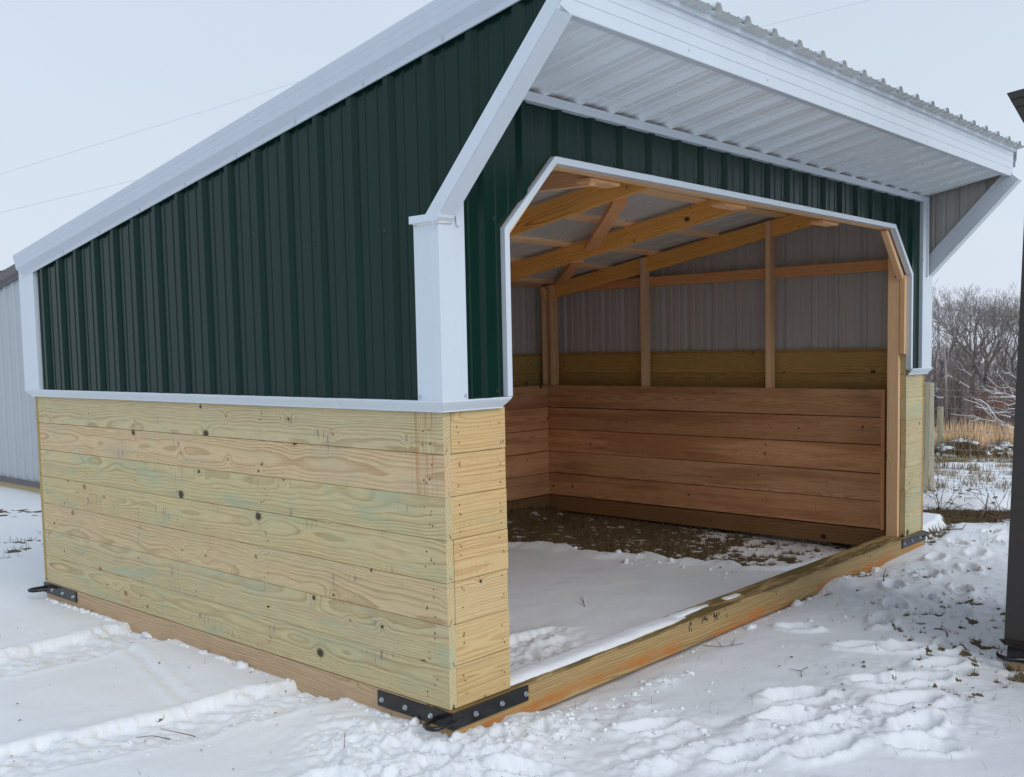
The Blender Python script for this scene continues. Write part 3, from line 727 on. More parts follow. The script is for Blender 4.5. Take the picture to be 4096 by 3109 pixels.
# back corner trim, front corner posts
for sgn in (1, -1):
    f = (lambda x: x) if sgn > 0 else (lambda x: W - x)
    mb = MB(); a, b = sorted((f(-.0385), f(-.034))); mb.box(a, b, 3.500, 3.700, 1.187, 1.96); a, b = sorted((f(-.0339), f(-.012))); mb.box(a, b, 3.5005, 3.5035, 1.187, 1.96)
    a, b = sorted((f(-.0387), f(.12))); mb.box(a, b, 3.7002, 3.706, 1.187, 2.0)
    mb.build('corner_trim', WHITE, shed)
    mb = MB()
    a, b = sorted((f(-.036), f(-.031))); mb.box(a, b, -.0365, .099, 1.199, 1.866 if sgn > 0 else 1.9)
    wdt = .098 if sgn > 0 else .150
    z1, z2 = 1.868, 1.868 + .125
    y = -.0367
    if sgn > 0:
        mb.prism([(f(-.0363), y, 1.199), (f(wdt), y, 1.199), (f(wdt), y, z2), (f(.06), y, z2), (f(-.0363), y, z1)], (0, .004, 0))
    else:
        mb.prism([(f(-.0363), y, 1.199), (f(wdt), y, 1.199), (f(wdt), y, 2.384), (f(.09), y, 2.384), (f(.09), y, 1.868), (f(-.0363), y, 1.868)], (0, .004, 0))
    a, b = sorted((f(wdt - .004), f(wdt))); mb.box(a, b, -.0329, -.012, 1.199, z2 if sgn > 0 else 2.384)
    mb.build('corner_post_trim', WHITE, shed)
# cap and caulk on the near corner post
mb = MB(); mb.box(-.052, -.020, -.030, .106, 1.862, 1.890)
mb.prism([(-.0525, -.0302, 1.8625), (-.0525, -.0302, 1.8905), (-.0525, -.075, 1.935), (-.0525, -.058, 1.874), (-.0525, -.044, 1.8625)], (.078, 0, 0))
mb.build('post_cap', WHITE, shed)
mb = MB()
pts = [(-.0385, .096, 1.861), (-.0385, .05, 1.860), (-.0385, .01, 1.859), (-.0385, -.0385, 1.860), (-.01, -.040, 1.860), (.03, -.040, 1.861)]
mb.tube(pts, [.004, .006, .005, .007, .006, .005], 6); mb.build('caulk_bead', CAULK, shed, smooth=True)
# wing trims: outer leg, underside, inner flange along the 45 degree edge
for sgn in (1, -1):
    f = (lambda x: x) if sgn > 0 else (lambda x: W - x)
    y0, zz0, y1, zz1 = -.030, 1.864, -.612, 2.466
    dn = Vector((0, -.7, -.7)).normalized()      # outward from the edge (down and forward)
    ed = Vector((0, y1 - y0, zz1 - zz0)); n2 = Vector((0, -ed.z, ed.y)).normalized()
    if n2.z > 0: n2 = -n2
    mb = MB()
    e0 = Vector((0, y0, zz0)); e1 = Vector((0, y1, zz1)); up = -n2
    def quadstrip(xa, xb, o0, o1):
        a, b = sorted((f(xa), f(xb)))
        P = [e0 + n2 * o0, e0 + n2 * o1, e1 + n2 * o1, e1 + n2 * o0]
        mb.prism([(a, p.y, p.z) for p in P], (b - a, 0, 0))
    e0s, e1s = e0, e1; e0 = e0 - ed.normalized() * .014; e1 = e1 + ed.normalized() * (.11 if sgn > 0 else .004)
    quadstrip(-.0515, -.047, -.050, .004)          # outer leg
    e0, e1 = e0s, e1s + ed.normalized() * .022
    e0s = e0; e0 = e0 - ed.normalized() * .034
    quadstrip(-.0465, .030, .0042, .008)           # underside
    e0 = e0s
    quadstrip(.026, .030, -.100, .0038)           # inner flange
    if sgn < 0:
        quadstrip(.0302, .032, -.068, -.062); quadstrip(.0302, .032, -.034, -.028)
    mb.build('wing_trim', WHITE, shed)
mb = MB(); mb.box(W - .092, W - .078, -.052, -.0372, 1.850, 2.420); mb.build('wing_edge_trim', WHITE, shed)
mb = MB(); mb.prism([(.036, -.046, 1.905), (.064, -.046, 1.945), (.066, -.046, 1.850), (.052, -.046, 1.852), (.046, -.046, 1.890)], (0, .004, 0)); mb.build('trim_tab', WHITE, shed)

# base trim (drip edge over the planks)
bp = [(.0, 1.199), (.044, 1.199), (.046, 1.195), (.040, 1.186), (.018, 1.161), (.018, 1.155), (.013, 1.155), (.013, 1.162), (.030, 1.187), (.0, 1.192)]
P = [(-o, -.046, z) for o, z in bp]; mb = MB(); mb.prism(P, (0, .586 + .046, 0))
V = np.array(mb.v); m = V[:, 1] < .2; V[m, 1] = V[m, 0] - .001; mb.v = [tuple(v) for v in V]
mb.build('base_trim', WHITE, shed)
P = [(-o * .985, .588, z - .0006) for o, z in bp]; mb = MB(); mb.prism(P, (0, 3.71 - .588, 0))
V = np.array(mb.v); m = V[:, 1] > 3; V[m, 1] -= (.046 + V[m, 0]) * 1.5; mb.v = [tuple(v) for v in V]
mb.build('base_trim', WHITE, shed)
for x0, x1, s in ((-.046, .335, 1), (W - .345, W + .046, 2)):
    P = [(x0, -o, z) for o, z in bp]; mb = MB(); mb.prism(P, (x1 - x0, 0, 0))
    V = np.array(mb.v); off = .046 + V[:, 1]
    if s == 1:
        m = V[:, 0] < .1; V[m, 0] = V[m, 1] + .001; m = V[:, 0] > .2; V[m, 0] -= off[m] * .9
    else:
        m = V[:, 0] > W - .1; V[m, 0] = W - V[m, 1]; m = V[:, 0] < W - .2
    mb.v = [tuple(v) for v in V]; mb.build('base_trim', WHITE, shed)
P = [(W + o, -.046, z) for o, z in bp]; mb = MB(); mb.prism(P, (0, 3.75, 0)); V = np.array(mb.v); m = V[:, 1] < 1; V[m, 1] = -(V[m, 0] - W) - .001; mb.v = [tuple(v) for v in V]; mb.build('base_trim', WHITE, shed)

# trim round the opening: face plus return, mitred lengths
OP = [(.322, 1.200), (.322, 1.863), (.637, 2.182)]
IN = [(.350, 1.200), (.350, 1.852), (.648, 2.154)]
def optrim(A0, A1, B0, B1):
    mb = MB()
    mb.prism([(A0[0], -.036, A0[1]), (A1[0], -.036, A1[1]), (B1[0], -.036, B1[1]), (B0[0], -.036, B0[1])], (0, .004, 0))
    mb.prism([(B0[0], -.0318, B0[1]), (B1[0], -.0318, B1[1]), (B1[0] * .85 + A1[0] * .15, -.0318, B1[1] * .85 + A1[1] * .15), (B0[0] * .85 + A0[0] * .15, -.0318, B0[1] * .85 + A0[1] * .15)], (0, .034, 0))
    mb.prism([(A0[0], -.0318, A0[1]), (A1[0], -.0318, A1[1]), (A1[0] * .9 + B1[0] * .1, -.0318, A1[1] * .9 + B1[1] * .1), (A0[0] * .9 + B0[0] * .1, -.0318, A0[1] * .9 + B0[1] * .1)], (0, .02, 0))
    mb.build('opening_trim', WHITE, shed)
mir = lambda p: (W - p[0], p[1])
for i in range(2):
    optrim(OP[i], OP[i + 1], IN[i], IN[i + 1]); optrim(mir(OP[i]), mir(OP[i + 1]), mir(IN[i]), mir(IN[i + 1]))
xm = 1.27
optrim(OP[2], (xm - .0006, 2.182), IN[2], (xm - .0006, 2.154)); optrim((xm + .0006, 2.183), mir(OP[2]), (xm + .0006, 2.1545), mir(IN[2]))

# soffit, its trim, fascia and drip edge
def sofz(y): return 2.434 + (-.03 - y) / .55 * .098
siding('soffit_panel', [SOFFIT, SOFFIT], lambda u, v, w: (u, v, sofz(v) - w), .03, W - .03, lambda x: -.575, lambda x: -.011, .34, shed, amp=1.1)
mb = MB(); mb.box(.03, W - .072, -.046, -.0342, 2.378, 2.4155); mb.box(.03, W - .072, -.0338, -.012, 2.378, 2.381); mb.build('soffit_trim', WHITE, shed)
fp = [(-.548, 2.503), (-.583, 2.503), (-.5845, 2.506), (-.5845, 2.549), (-.5832, 2.550), (-.5832, 2.554), (-.5855, 2.555), (-.5855, 2.592), (-.5842, 2.593), (-.5842, 2.597), (-.5865, 2.598), (-.5865, 2.636), (-.5852, 2.637), (-.5852, 2.641), (-.5875, 2.642), (-.5875, 2.664), (-.575, 2.664), (-.575, 2.512), (-.548, 2.512)]
mb = MB(); mb.prism([(-.008, y, z) for y, z in fp], (W + .016, 0, 0)); mb.build('fascia', WHITE, shed)
mb = MB()
for x in np.arange(.8, W, .62):
    for z in (2.53, 2.615): mb.box(x - .002, x + .002, -.5874, -.5862, z - .003, z + .003)
tag(mb.build('fascia_nails', ZINC, shed), kind='stuff')
dp = [(-.56, 2.6645), (-.590, 2.6645), (-.590, 2.668), (-.600, 2.669), (-.604, 2.690), (-.625, 2.694), (-.625, 2.698), (-.56, 2.700)]
mb = MB(); mb.prism([(-.012, y, z) for y, z in dp], (W + .024, 0, 0)); mb.build('drip_edge', WHITE, shed)
mb = MB(); mb.box(.03, W - .03, -.555, -.03, 2.56, 2.575); mb.build('eave_blocking', STUD, shed)

# tow brackets: two plates, bolts, bent ring
def bracket(cx, cy, sx, sy, wet=0):
    """corner at (cx,cy); plates run along +sx in x (on the front or back face) and +sy in y (on the side)"""
    mb = MB()
    xo = cx - sx * .001; yo = cy - sy * .012
    a, b = sorted((xo - sx * .008, xo - sx * .0005)); c, d = sorted((yo - sy * .008, yo + sy * .440)); mb.box(a, b, c, d, -.072, -.008)
    a, b = sorted((xo - sx * .0003, xo + sx * .428)); c, d = sorted((yo - sy * .008, yo - sy * .0005)); mb.box(a, b, c, d, -.072, -.008)
    br = mb.build('tow_bracket', BLACK, shed)
    for k in (.115, .265, .41):
        for side in (0, 1):
            m2 = MB()
            if side: p = Vector((xo - sx * .008, yo + sy * k, -.041)); n = Vector((-sx, 0, 0))
            else: p = Vector((xo + sx * k, yo - sy * .008, -.040)); n = Vector((0, -sy, 0))
            m2.tube([p, p + n * .003], .0115, 10); m2.tube([p + n * .0031, p + n * .011], .0078, 6)
            m2.build('bolt', ZINC, br)
    pts = [(.055, -.016), (.0, -.017), (-.055, -.019), (-.083, -.020), (-.104, -.008), (-.109, .015), (-.099, .040), (-.070, .056), (-.03, .064), (-.012, .068), (.0, .075)]
    m3 = MB(); m3.tube([(cx + sx * x, cy + sy * y, -.041) for x, y in pts], .0095, 10); m3.build('tow_ring', BLACK, br, smooth=True)
bracket(0, 0, 1, 1); bracket(W, 0, -1, 1); bracket(0, 3.645 + .0, 1, -1); bracket(W, 3.645, -1, -1)

# faded marker writing on the back skid
def writing(txt, x, z, size, parent):
    cu = bpy.data.curves.new('marker', 'FONT'); cu.body = txt; cu.size = size; cu.extrude = .0004
    tmp = bpy.data.objects.new('marker', cu); COL.objects.link(tmp)
    dg = bpy.context.evaluated_depsgraph_get(); me = bpy.data.meshes.new_from_object(tmp.evaluated_get(dg))
    bpy.data.objects.remove(tmp); me.materials.clear(); me.materials.append(INK)
    M = Matrix.Translation((x, 3.4952, z)) @ Matrix.Rotation(math.pi / 2, 4, 'X') @ Matrix.Shear('XZ', 4, (0, 0)) if False else Matrix.Translation((x, 3.4952, z)) @ Matrix.Rotation(math.pi / 2, 4, 'X')
    return link('marker_writing', me, parent, M)
bpy.context.view_layer.update()
writing('X24', 4.12, -.045, .055, shed); writing('X0', 4.17, -.105, .045, shed)

# snow lying on the sill: a long strip and two scraps
def snow_patch(name, x0, x1, yf, yb, hmax, z, seed):
    n = max(8, int((x1 - x0) / .012)); m = 14
    V = []; xa = np.linspace(x0, x1, n); T = np.linspace(0, 1, m)
    X, TT = np.meshgrid(xa, T, indexing='ij')
    e0 = yf(X) + .012 * (fbm(X, X * 0, 18., 3, seed) - .5); e1 = yb(X) + .012 * (fbm(X, X * 0 + 5, 18., 3, seed + 1) - .5)
    Y = e0 + (e1 - e0) * TT
    ends = ss(X, x0, x0 + .05) * (1 - ss(X, x1 - .25, x1))
    Z = z + hmax * ends * (1 - np.abs(2 * TT - 1) ** 4) * (.75 + .5 * fbm(X, Y, 9., 3, seed)) - .004 * (np.abs(2 * TT - 1) > .99)
    ii = (np.arange(n - 1)[:, None] * m + np.arange(m - 1)[None]).ravel()
    return np.stack([X, Y, Z], -1).reshape(-1, 3), np.stack([ii, ii + m, ii + m + 1, ii + 1], 1)
SNOW = NT('snow'); _p, _ = SNOW.pos(); SNOW.out((.85, .86, .875), .6, .25); SNOW.bump(SNOW.noise(_p, 60., 4., .65), .006, .4); SNOW = SNOW.mat
pv = []; pf = []; off = 0
for args in [(.338, 1.75, lambda x: .004 + .012 * (x > 0) + .02 * np.maximum(0, x - 1.2), lambda x: .141 - .02 * np.maximum(0, x - 1.2), .020, SILLZ - .001, 3),
             (1.62, 2.04, lambda x: .05 + .06 * (x - 1.62), lambda x: .125 - .03 * (x - 1.62), .012, SILLZ - .001, 5),
             (2.14, 2.36, lambda x: .055 + 0 * x, lambda x: .105 + 0 * x, .010, SILLZ - .001, 8)]:
    v, f = snow_patch('x', *args); pv.append(v); pf.append(f + off); off += len(v)
o = link('sill_snow', mesh_np('sill_snow', np.concatenate(pv), np.concatenate(pf), SNOW, smooth=True))
tag(o, 'thin strip of snow melting on the front sill timber', 'snow', kind='stuff')

# loose snow crumbs thrown about the near corner, under the sill and in the trampled snow
def ico():
    t = (1 + 5 ** .5) / 2
    v = np.array([(-1, t, 0), (1, t, 0), (-1, -t, 0), (1, -t, 0), (0, -1, t), (0, 1, t), (0, -1, -t), (0, 1, -t), (t, 0, -1), (t, 0, 1), (-t, 0, -1), (-t, 0, 1)], float)
    f = np.array([(0, 11, 5), (0, 5, 1), (0, 1, 7), (0, 7, 10), (0, 10, 11), (1, 5, 9), (5, 11, 4), (11, 10, 2), (10, 7, 6), (7, 1, 8), (3, 9, 4), (3, 4, 2), (3, 2, 6), (3, 6, 8), (3, 8, 9), (4, 9, 5), (2, 4, 11), (6, 2, 10), (8, 6, 7), (9, 8, 1)])
    v /= np.linalg.norm(v[0])
    mid = {}; V = list(v)
    def md(a, b):
        k = (min(a, b), max(a, b))
        if k not in mid:
            p = V[a] + V[b]; V.append(p / np.linalg.norm(p)); mid[k] = len(V) - 1
        return mid[k]
    F = []
    for a, b, c in f:
        ab, bc, ca = md(a, b), md(b, c), md(c, a); F += [(a, ab, ca), (b, bc, ab), (c, ca, bc), (ab, bc, ca)]
    return np.array(V), np.array(F)
IV, IF = ico()
cv = []; cf = []; off = 0
spots = [(.2, -.22, .45, .16, 170), (-.2, .15, .22, .25, 90), (.6, -.4, .5, .2, 70), (.9, -1.0, .5, .25, 150), (1.1, -.25, .35, .06, 50), (2.2, -.05, .8, .04, 60), (-.4, .85, .5, .15, 50), (-.5, 2.3, .5, .2, 40),
         (3.6, -.5, 1.2, .35, 130), (5.3, -.3, .8, .35, 90), (-.030, 3.0, .012, .7, 150), (-.030, 1.55, .012, .45, 120), (-.03, .35, .012, .25, 70), (3.6, -.035, .7, .012, 120), (3.2, 1.4, .15, .6, 110), (3.9, .9, .4, .4, 60), (.35, -.75, .4, .06, 60)]
for (cx, cy, sx, sy, n) in spots:
    x = RNG.normal(cx, sx * .6, n); y = RNG.normal(cy, sy * .6, n); z, _, _ = ground(x, y)
    n = max(4, int(n * .5)); x = x[:n]; y = y[:n]; z = z[:n]; r = RNG.gamma(1.1, .0042, n) + .0018
    for i in range(n):
        if 0 < x[i] < W and -.03 < y[i] < .16 and cy < .1: y[i] = -.05; z[i] = ground(np.array([x[i]]), np.array([y[i]]))[0][0]
        s = RNG.uniform(.6, 1.5, 3); s[2] *= .7
        d = 1 + .75 * (RNG.random(len(IV)) - .5)
        cv.append(IV * d[:, None] * s * r[i] + np.array([x[i], y[i], z[i] + r[i] * .12])); cf.append(IF + off); off += len(IV)
o = link('snow_crumbs', mesh_np('snow_crumbs', np.concatenate(cv), np.concatenate(cf), SNOW, smooth=True))
tag(o, 'loose crumbs of snow kicked up round the shed', 'snow', kind='stuff')

# ------------------------------------------------------------------ grass, debris
GRASSM = toned('dormant_grass', [(0., (.060, .038, .020)), (.35, (.15, .095, .048)), (.68, (.30, .22, .115)), (.84, (.45, .34, .19)), (.86, (.13, .13, .042)), (1., (.17, .17, .055))])
def blades(x, y, z, L, wd, lean=.6, seed=0):
    r = np.random.default_rng(seed); n = len(x)
    a = r.uniform(0, 2 * np.pi, n); l = r.uniform(.15, lean, n) if np.isscalar(lean) else lean
    dx = np.cos(a) * np.sin(l) * L; dy = np.sin(a) * np.sin(l) * L; dz = np.cos(l) * L
    b = a + np.pi / 2 + r.normal(0, .5, n); wx = np.cos(b) * wd; wy = np.sin(b) * wd
    p0 = np.stack([x - wx, y - wy, z - .004], 1); p1 = np.stack([x + wx, y + wy, z - .004], 1)
    m0 = np.stack([x + dx * .45 - wx * .8, y + dy * .45 - wy * .8, z + dz * .6], 1); m1 = np.stack([x + dx * .45 + wx * .8, y + dy * .45 + wy * .8, z + dz * .6], 1)
    t = np.stack([x + dx * 1.2, y + dy * 1.2, z + dz * .86], 1)
    V = np.stack([p0, p1, m0, m1, t], 1).reshape(-1, 3); i = np.arange(n)[:, None] * 5
    return V, [i + np.array([[0, 1, 3, 2]]), i + np.array([[2, 3, 4]])], np.repeat(r.random(n), 5)
def blade_obj(name, parts, mat, label, cat, parent=None):
    V = []; F4 = []; F3 = []; T = []; off = 0
    for (v, f, t) in parts:
        V.append(v); F4.append(f[0] + off); F3.append(f[1] + off); T.append(t); off += len(v)
    me = mesh_np(name, np.concatenate(V), [np.concatenate(F4), np.concatenate(F3)], mat)
    a = me.attributes.new('tone', 'FLOAT', 'POINT'); a.data.foreach_set('value', np.concatenate(T).astype(np.float32))
    o = link(name, me, parent)
    if parent is None: tag(o, label, cat, kind='stuff')
    else: o['kind'] = 'stuff'
    return o
def scatter(n, x0, x1, y0, y1, thr=.55, seed=1):
    r = np.random.default_rng(seed); x = r.uniform(x0, x1, n); y = r.uniform(y0, y1, n)
    h, b, _ = ground(x, y); k = b > thr * r.uniform(.8, 1.2, n); return x[k], y[k], h[k]
parts = []
x, y, z = scatter(60000, 2.9, 4.75, .2, 3.6, .5, 2); n = len(x); _t = blades(x, y, z, RNG.uniform(.012, .045, n), .0011, 1.35, 3); parts.append((_t[0], _t[1], _t[2] * .80))
x, y, z = scatter(30000, 5.0, 7.3, -.7, 2.0, .5, 4); n = len(x); _t = blades(x, y, z, RNG.uniform(.02, .06, n), .0016, 1.1, 5); parts.append((_t[0], _t[1], np.where(_t[2] > .55, .86 + .14 * (_t[2] - .55) / .45, _t[2] * 1.2)))
x, y, z = scatter(50000, 1.2, 4.4, -1.7, -.0, .42, 6); n = len(x); parts.append(blades(x, y, z, RNG.uniform(.010, .035, n), .0009, 1.3, 7))
x, y, z = scatter(6000, 1.9, 2.6, -2.2, -1.25, .4, 8); n = len(x); parts.append(blades(x, y, z, RNG.uniform(.012, .04, n), .0011, 1.2, 9))
x, y, z = scatter(9000, -1.4, .2, .5, 2.8, .35, 10); n = len(x); parts.append(blades(x, y, z, RNG.uniform(.008, .022, n), .0009, 1.3, 11))
x, y, z = scatter(6000, -.6, 1.8, 5.1, 7.2, .5, 12); n = len(x); parts.append(blades(x, y, z, RNG.uniform(.03, .08, n), .002, 1.1, 13))
x, y, z = scatter(40000, 8.6, 21, .5, 9.5, .5, 14); n = len(x); parts.append(blades(x, y, z, RNG.uniform(.05, .16, n), .0045, 1.0, 15))
x, y, z = scatter(16000, 4.8, 7.2, -1.2, .6, .45, 16); n = len(x); parts.append(blades(x, y, z, RNG.uniform(.015, .05, n), .0014, 1.2, 17))
q = RNG.uniform(10.4, 19.5, 150); sl_ = RNG.uniform(.30, .52, 150)
tv = np.array(CAM)[None] + q[:, None] * (np.array(c_f)[None] + sl_[:, None] * np.array(c_r)[None])
x = np.repeat(tv[:, 0], 30) + RNG.normal(0, .07, 4500); y = np.repeat(tv[:, 1], 30) + RNG.normal(0, .07, 4500); z, _, _ = ground(x, y)
_t = blades(x, y, z, RNG.uniform(.05, .15, 4500), .003, 1.2, 21); parts.append((_t[0], _t[1], .35 + .48 * _t[2]))
# scattered single straws poking through the snow
n = 420; x = RNG.uniform(-1.2, 5.5, n); y = RNG.uniform(-1.8, -.1, n); z, _, _ = ground(x, y); parts.append(blades(x, y, z, RNG.uniform(.015, .06, n), .0007, 1.2, 19))
n = 60; x = RNG.uniform(-1.4, -.1, n); y = RNG.uniform(0., 3., n); z, _, _ = ground(x, y); parts.append(blades(x, y, z, RNG.uniform(.01, .035, n), .0007, 1.35, 20))
blade_obj('dead_grass', parts, GRASSM, 'dormant brown grass showing through the snow', 'grass')

# dark specks, leaf scraps
mb = MB()
def leafbit(x, y, r, zoff=.004):
    z = float(ground(np.array([x]), np.array([y]))[0][0]) + zoff
    k = random.choice((4, 5, 6)); a0 = random.uniform(0, 6.28); q = []
    for j in range(k):
        a = a0 + 6.283 * j / k; rr = r * random.uniform(.5, 1.3); q.append((x + math.cos(a) * rr, y + math.sin(a) * rr, z + random.uniform(0, r * .9)))
    mb.add(q, [tuple(range(k))])
for _ in range(90): leafbit(random.uniform(1.2, 3.4), random.uniform(-1.35, -.4), random.uniform(.003, .010))
for _ in range(60): leafbit(random.uniform(-1.3, .3), random.uniform(.3, 2.6), random.uniform(.002, .006))
for _ in range(260): leafbit(random.uniform(5.9, 7.0), random.uniform(-.6, 1.1), random.uniform(.008, .025), .01)
for _ in range(90): leafbit(random.uniform(3.2, 4.6), random.uniform(.4, 3.3), random.uniform(.004, .012))
for _ in range(30): leafbit(random.uniform(-.4, .5), random.uniform(-.5, .0), random.uniform(.002, .004))
o = mb.build('leaf_litter', LEAFM); tag(o, 'scraps of dead leaves and bark on the snow', 'leaves', kind='stuff')

def gz(x, y): return float(ground(np.array([x]), np.array([y]))[0][0])
# individual twigs one can point at
def twig(pts, r, label, group=None):
    mb = MB()
    for ps in pts: mb.tube(ps, [r * (1 - .5 * i / max(1, len(ps) - 1)) for i in range(len(ps))], 5)
    o = mb.build('twig', TWIGM, smooth=True); return tag(o, label, 'twig', group)
z = gz(1.95, .95)
twig([[(1.90, .86, z - .01), (1.95, .91, z + .012), (2.01, .97, z + .034)], [(1.95, .91, z + .012), (1.96, .95, z + .04)]], .0026, 'forked dark twig standing in the smooth snow inside the shed')
z = gz(1.75, -.16)
twig([[(1.60, -.13, z + .03), (1.69, -.18, z + .012), (1.82, -.23, z + .008)], [(1.69, -.18, z + .012), (1.74, -.12, z + .03)], [(1.75, -.205, z + .01), (1.84, -.17, z + .02)]], .002, 'thin branched twig on the snow in front of the middle of the sill')
z = gz(1.58, -.66)
twig([[(1.52, -.70, z + .004), (1.57, -.67, z + .010), (1.66, -.66, z + .004)], [(1.57, -.67, z + .01), (1.55, -.62, z + .014)]], .002, 'small bent twig on the snow left of the footprints with grass')
z = gz(2.52, -.92)
twig([[(2.50, -1.0, z + .006), (2.56, -.98, z + .010), (2.62, -.95, z + .005)]], .0045, 'short dark stick on the trampled snow near the brown shed')
z = gz(3.45, -.28)
twig([[(3.42, -.29, z - .01), (3.44, -.28, z + .03), (3.45, -.29, z + .075)]], .004, 'upright stub of a stick in the snow near the far end of the sill')
z = gz(-.72, 1.0)
twig([[(-.66, .93, z + .003), (-.70, 1.0, z + .012), (-.74, 1.06, z + .003)]], .0022, 'thin straw-like twig lying in the nearer tyre track')
twig([[(-.58, .88, z + .002), (-.63, .93, z + .022), (-.67, .99, z + .034)]], .0020, 'thin twig sticking up from the nearer tyre track beside its edge')
z = gz(-.36, .21)
twig([[(-.36, .20, z - .01), (-.345, .215, z + .03)], [(-.345, .215, z + .03), (-.338, .222, z + .05)]], .0017, 'fine dark twig upright in the snow left of the near corner')
z = gz(6.3, .05)
twig([[(6.05, .03, z + .01), (6.28, .02, z + .08), (6.62, .10, z + .19)], [(6.28, .02, z + .08), (6.35, -.08, z + .07)]], .009, 'thick bare stick propped on the snow beyond the shed by the brown wall')
z = gz(5.55, -.02)
twig([[(5.45, .05, z + .02), (5.58, -.03, z + .01), (5.70, -.02, z + .03)]], .006, 'curved stick on the snow just beyond the far corner of the shed')
# weed by the grey shed
z = gz(1.3, 7.5)
twig([[(.62, 6.95, z), (.52, 7.02, z + .20), (.46, 7.06, z + .48)], [(.52, 7.02, z + .20), (.64, 6.92, z + .15), (.70, 6.86, z + .0)], [(.64, 6.92, z + .15), (.46, 6.92, z + .0)]], .006, 'broken weed stalk in the snow before the grey shed')

# ------------------------------------------------------------------ neighbouring sheds
def simple_shed(name, label, x0, x1, yf, yb, zf, slope, wall_m, trim_m, roof_m, base_z=.0, side=-1, phase=.1, front=True, eave=.55):
    """lean-to shed: front (high) at yf, back at yb>yf; zf = rake top at the front wall line"""
    s = empty(name, ((x0 + x1) / 2, (yf + yb) / 2, -.14)); tag(s, label, 'shed')
    rt = lambda y: zf - slope * (y - yf)
    siding('wall_panel', [wall_m, BACKC], lambda u, v, w: (x0 - w, u, v), yf, yb, lambda y: base_z, lambda y: rt(y) - .06, phase + yf, s)
    siding('wall_panel', [wall_m, BACKC], lambda u, v, w: (x1 + w, u, v), yf, yb, lambda y: base_z, lambda y: rt(y) - .06, phase + yf, s)
    siding('wall_panel', [wall_m, BACKC], lambda u, v, w: (u, yb + w, v), x0, x1, lambda y: base_z, lambda x: rt(yb) - .06, phase + x0, s)
    siding('wall_panel', [wall_m, BACKC], lambda u, v, w: (u, yf - w, v), x0, x1, lambda y: base_z, lambda x: rt(yf) - .06, phase + x0, s)
    siding('roof_panel', [roof_m, BACKC], lambda u, v, w: (u, v, rt(v) - .035 + w), x0 - .03, x1 + .03, lambda x: yf - eave - .05, lambda x: yb + .05, phase + x0, s)
    for f, sg in ((x0, -1), (x1, 1)):
        P = [(f + sg * .066, yf - eave, rt(yf - eave) + .0), (f + sg * .066, yf - eave, rt(yf - eave) - .095), (f + sg * .038, yf - eave, rt(yf - eave) - .120), (f + sg * .038, yf - eave, rt(yf - eave) - .148), (f + sg * .026, yf - eave, rt(yf - eave) - .148), (f + sg * .026, yf - eave, rt(yf - eave))]
        mb = MB(); mb.prism(P, (0, yb + .065 - yf + eave, -slope * (yb + .065 - yf + eave)))
        V = np.array(mb.v); m = V[:, 1] > yb; zr = V[:, 2] - (rt(0) - slope * V[:, 1]); V[m, 1] += zr[m] * .42; mb.v = [tuple(v) for v in V]
        mb.build('rake_trim', trim_m, s)
        a, b = sorted((f + sg * .024, f + sg * .045)); 
        mb = MB(); mb.box(a, b, yf - .04, yb + .04, base_z - .045, base_z + .014); mb.build('base_trim', trim_m, s)
        for yy in (yf - .03, yb - .07):
            mb = MB(); mb.box(min(f + sg * .036, f + sg * .022), max(f + sg * .036, f + sg * .022), yy, yy + .10, base_z + .003, rt(yy) - .1); mb.build('corner_trim', trim_m, s)
        a, b = sorted((f, f - sg * .14)); mb = MB(); mb.box(a, b, yf + .01, yb - .01, -.15, base_z - .006); mb.build('skid', PINE, s)
    mb = MB(); mb.box(x0 - .06, x1 + .06, yf - eave - .02, yf - eave, rt(yf - eave) - .18, rt(yf - eave) - .03); mb.build('fascia', trim_m, s)
    mb = MB(); mb.box(x0, x1, yf - eave + .001, yf - .001, rt(yf - eave) - .17, rt(yf - eave) - .15); mb.build('soffit', trim_m, s)
    mb = MB(); mb.box(x0 - .03, x1 + .03, yb + .025, yb + .045, base_z - .03, base_z); mb.build('base_trim', trim_m, s)
    return s
simple_shed('grey_shed', 'pale grey metal shed with dark brown trim behind the left end of the green shed', 2.08, 7.0, 7.72, 11.36, 2.635, .164, GREYS, DBROWN, DBROWN, base_z=.0, phase=.11)
simple_shed('distant_shed', 'shed with dark ribbed roof edge just showing above the grey shed roof', 1.2, 6.5, 14.3, 17.9, 2.69, .14, GREYS, DBROWN, GREYS, phase=.05)

# brown shed at the right edge: its back corner is next to the camera
bsh = empty('brown_shed', (2.85, -2.5, -.14)); tag(bsh, 'dark brown metal shed at the right edge, seen by its rear corner', 'shed')
bx0, bx1, byb, byf = 2.295, 3.40, -1.366, -3.6
brt = lambda y: 2.492 + .135 * (-1.33 - y)
siding('wall_panel', [BROWN, BACKC], lambda u, v, w: (bx0 - w, u, v), byf, byb, lambda y: .0, lambda y: brt(y) - .06, byb - .22, bsh)
siding('wall_panel', [BROWN, BACKC], lambda u, v, w: (u, byb + w, v), bx0, bx1, lambda y: .0, lambda y: brt(byb) - .06, bx0 + .2, bsh)
siding('wall_panel', [BROWN, BACKC], lambda u, v, w: (bx1 + w, u, v), byf, byb, lambda y: .0, lambda y: brt(y) - .06, byb - .22, bsh)
siding('wall_panel', [BROWN, BACKC], lambda u, v, w: (u, byf - w, v), bx0, bx1, lambda y: .0, lambda y: brt(byf) - .06, bx0 + .2, bsh)
siding('roof_panel', [BROWN, BACKC], lambda u, v, w: (u, v, brt(v) - .035 + w), bx0 - .03, bx1 + .03, lambda x: byf - .3, lambda x: -1.262, bx0, bsh)
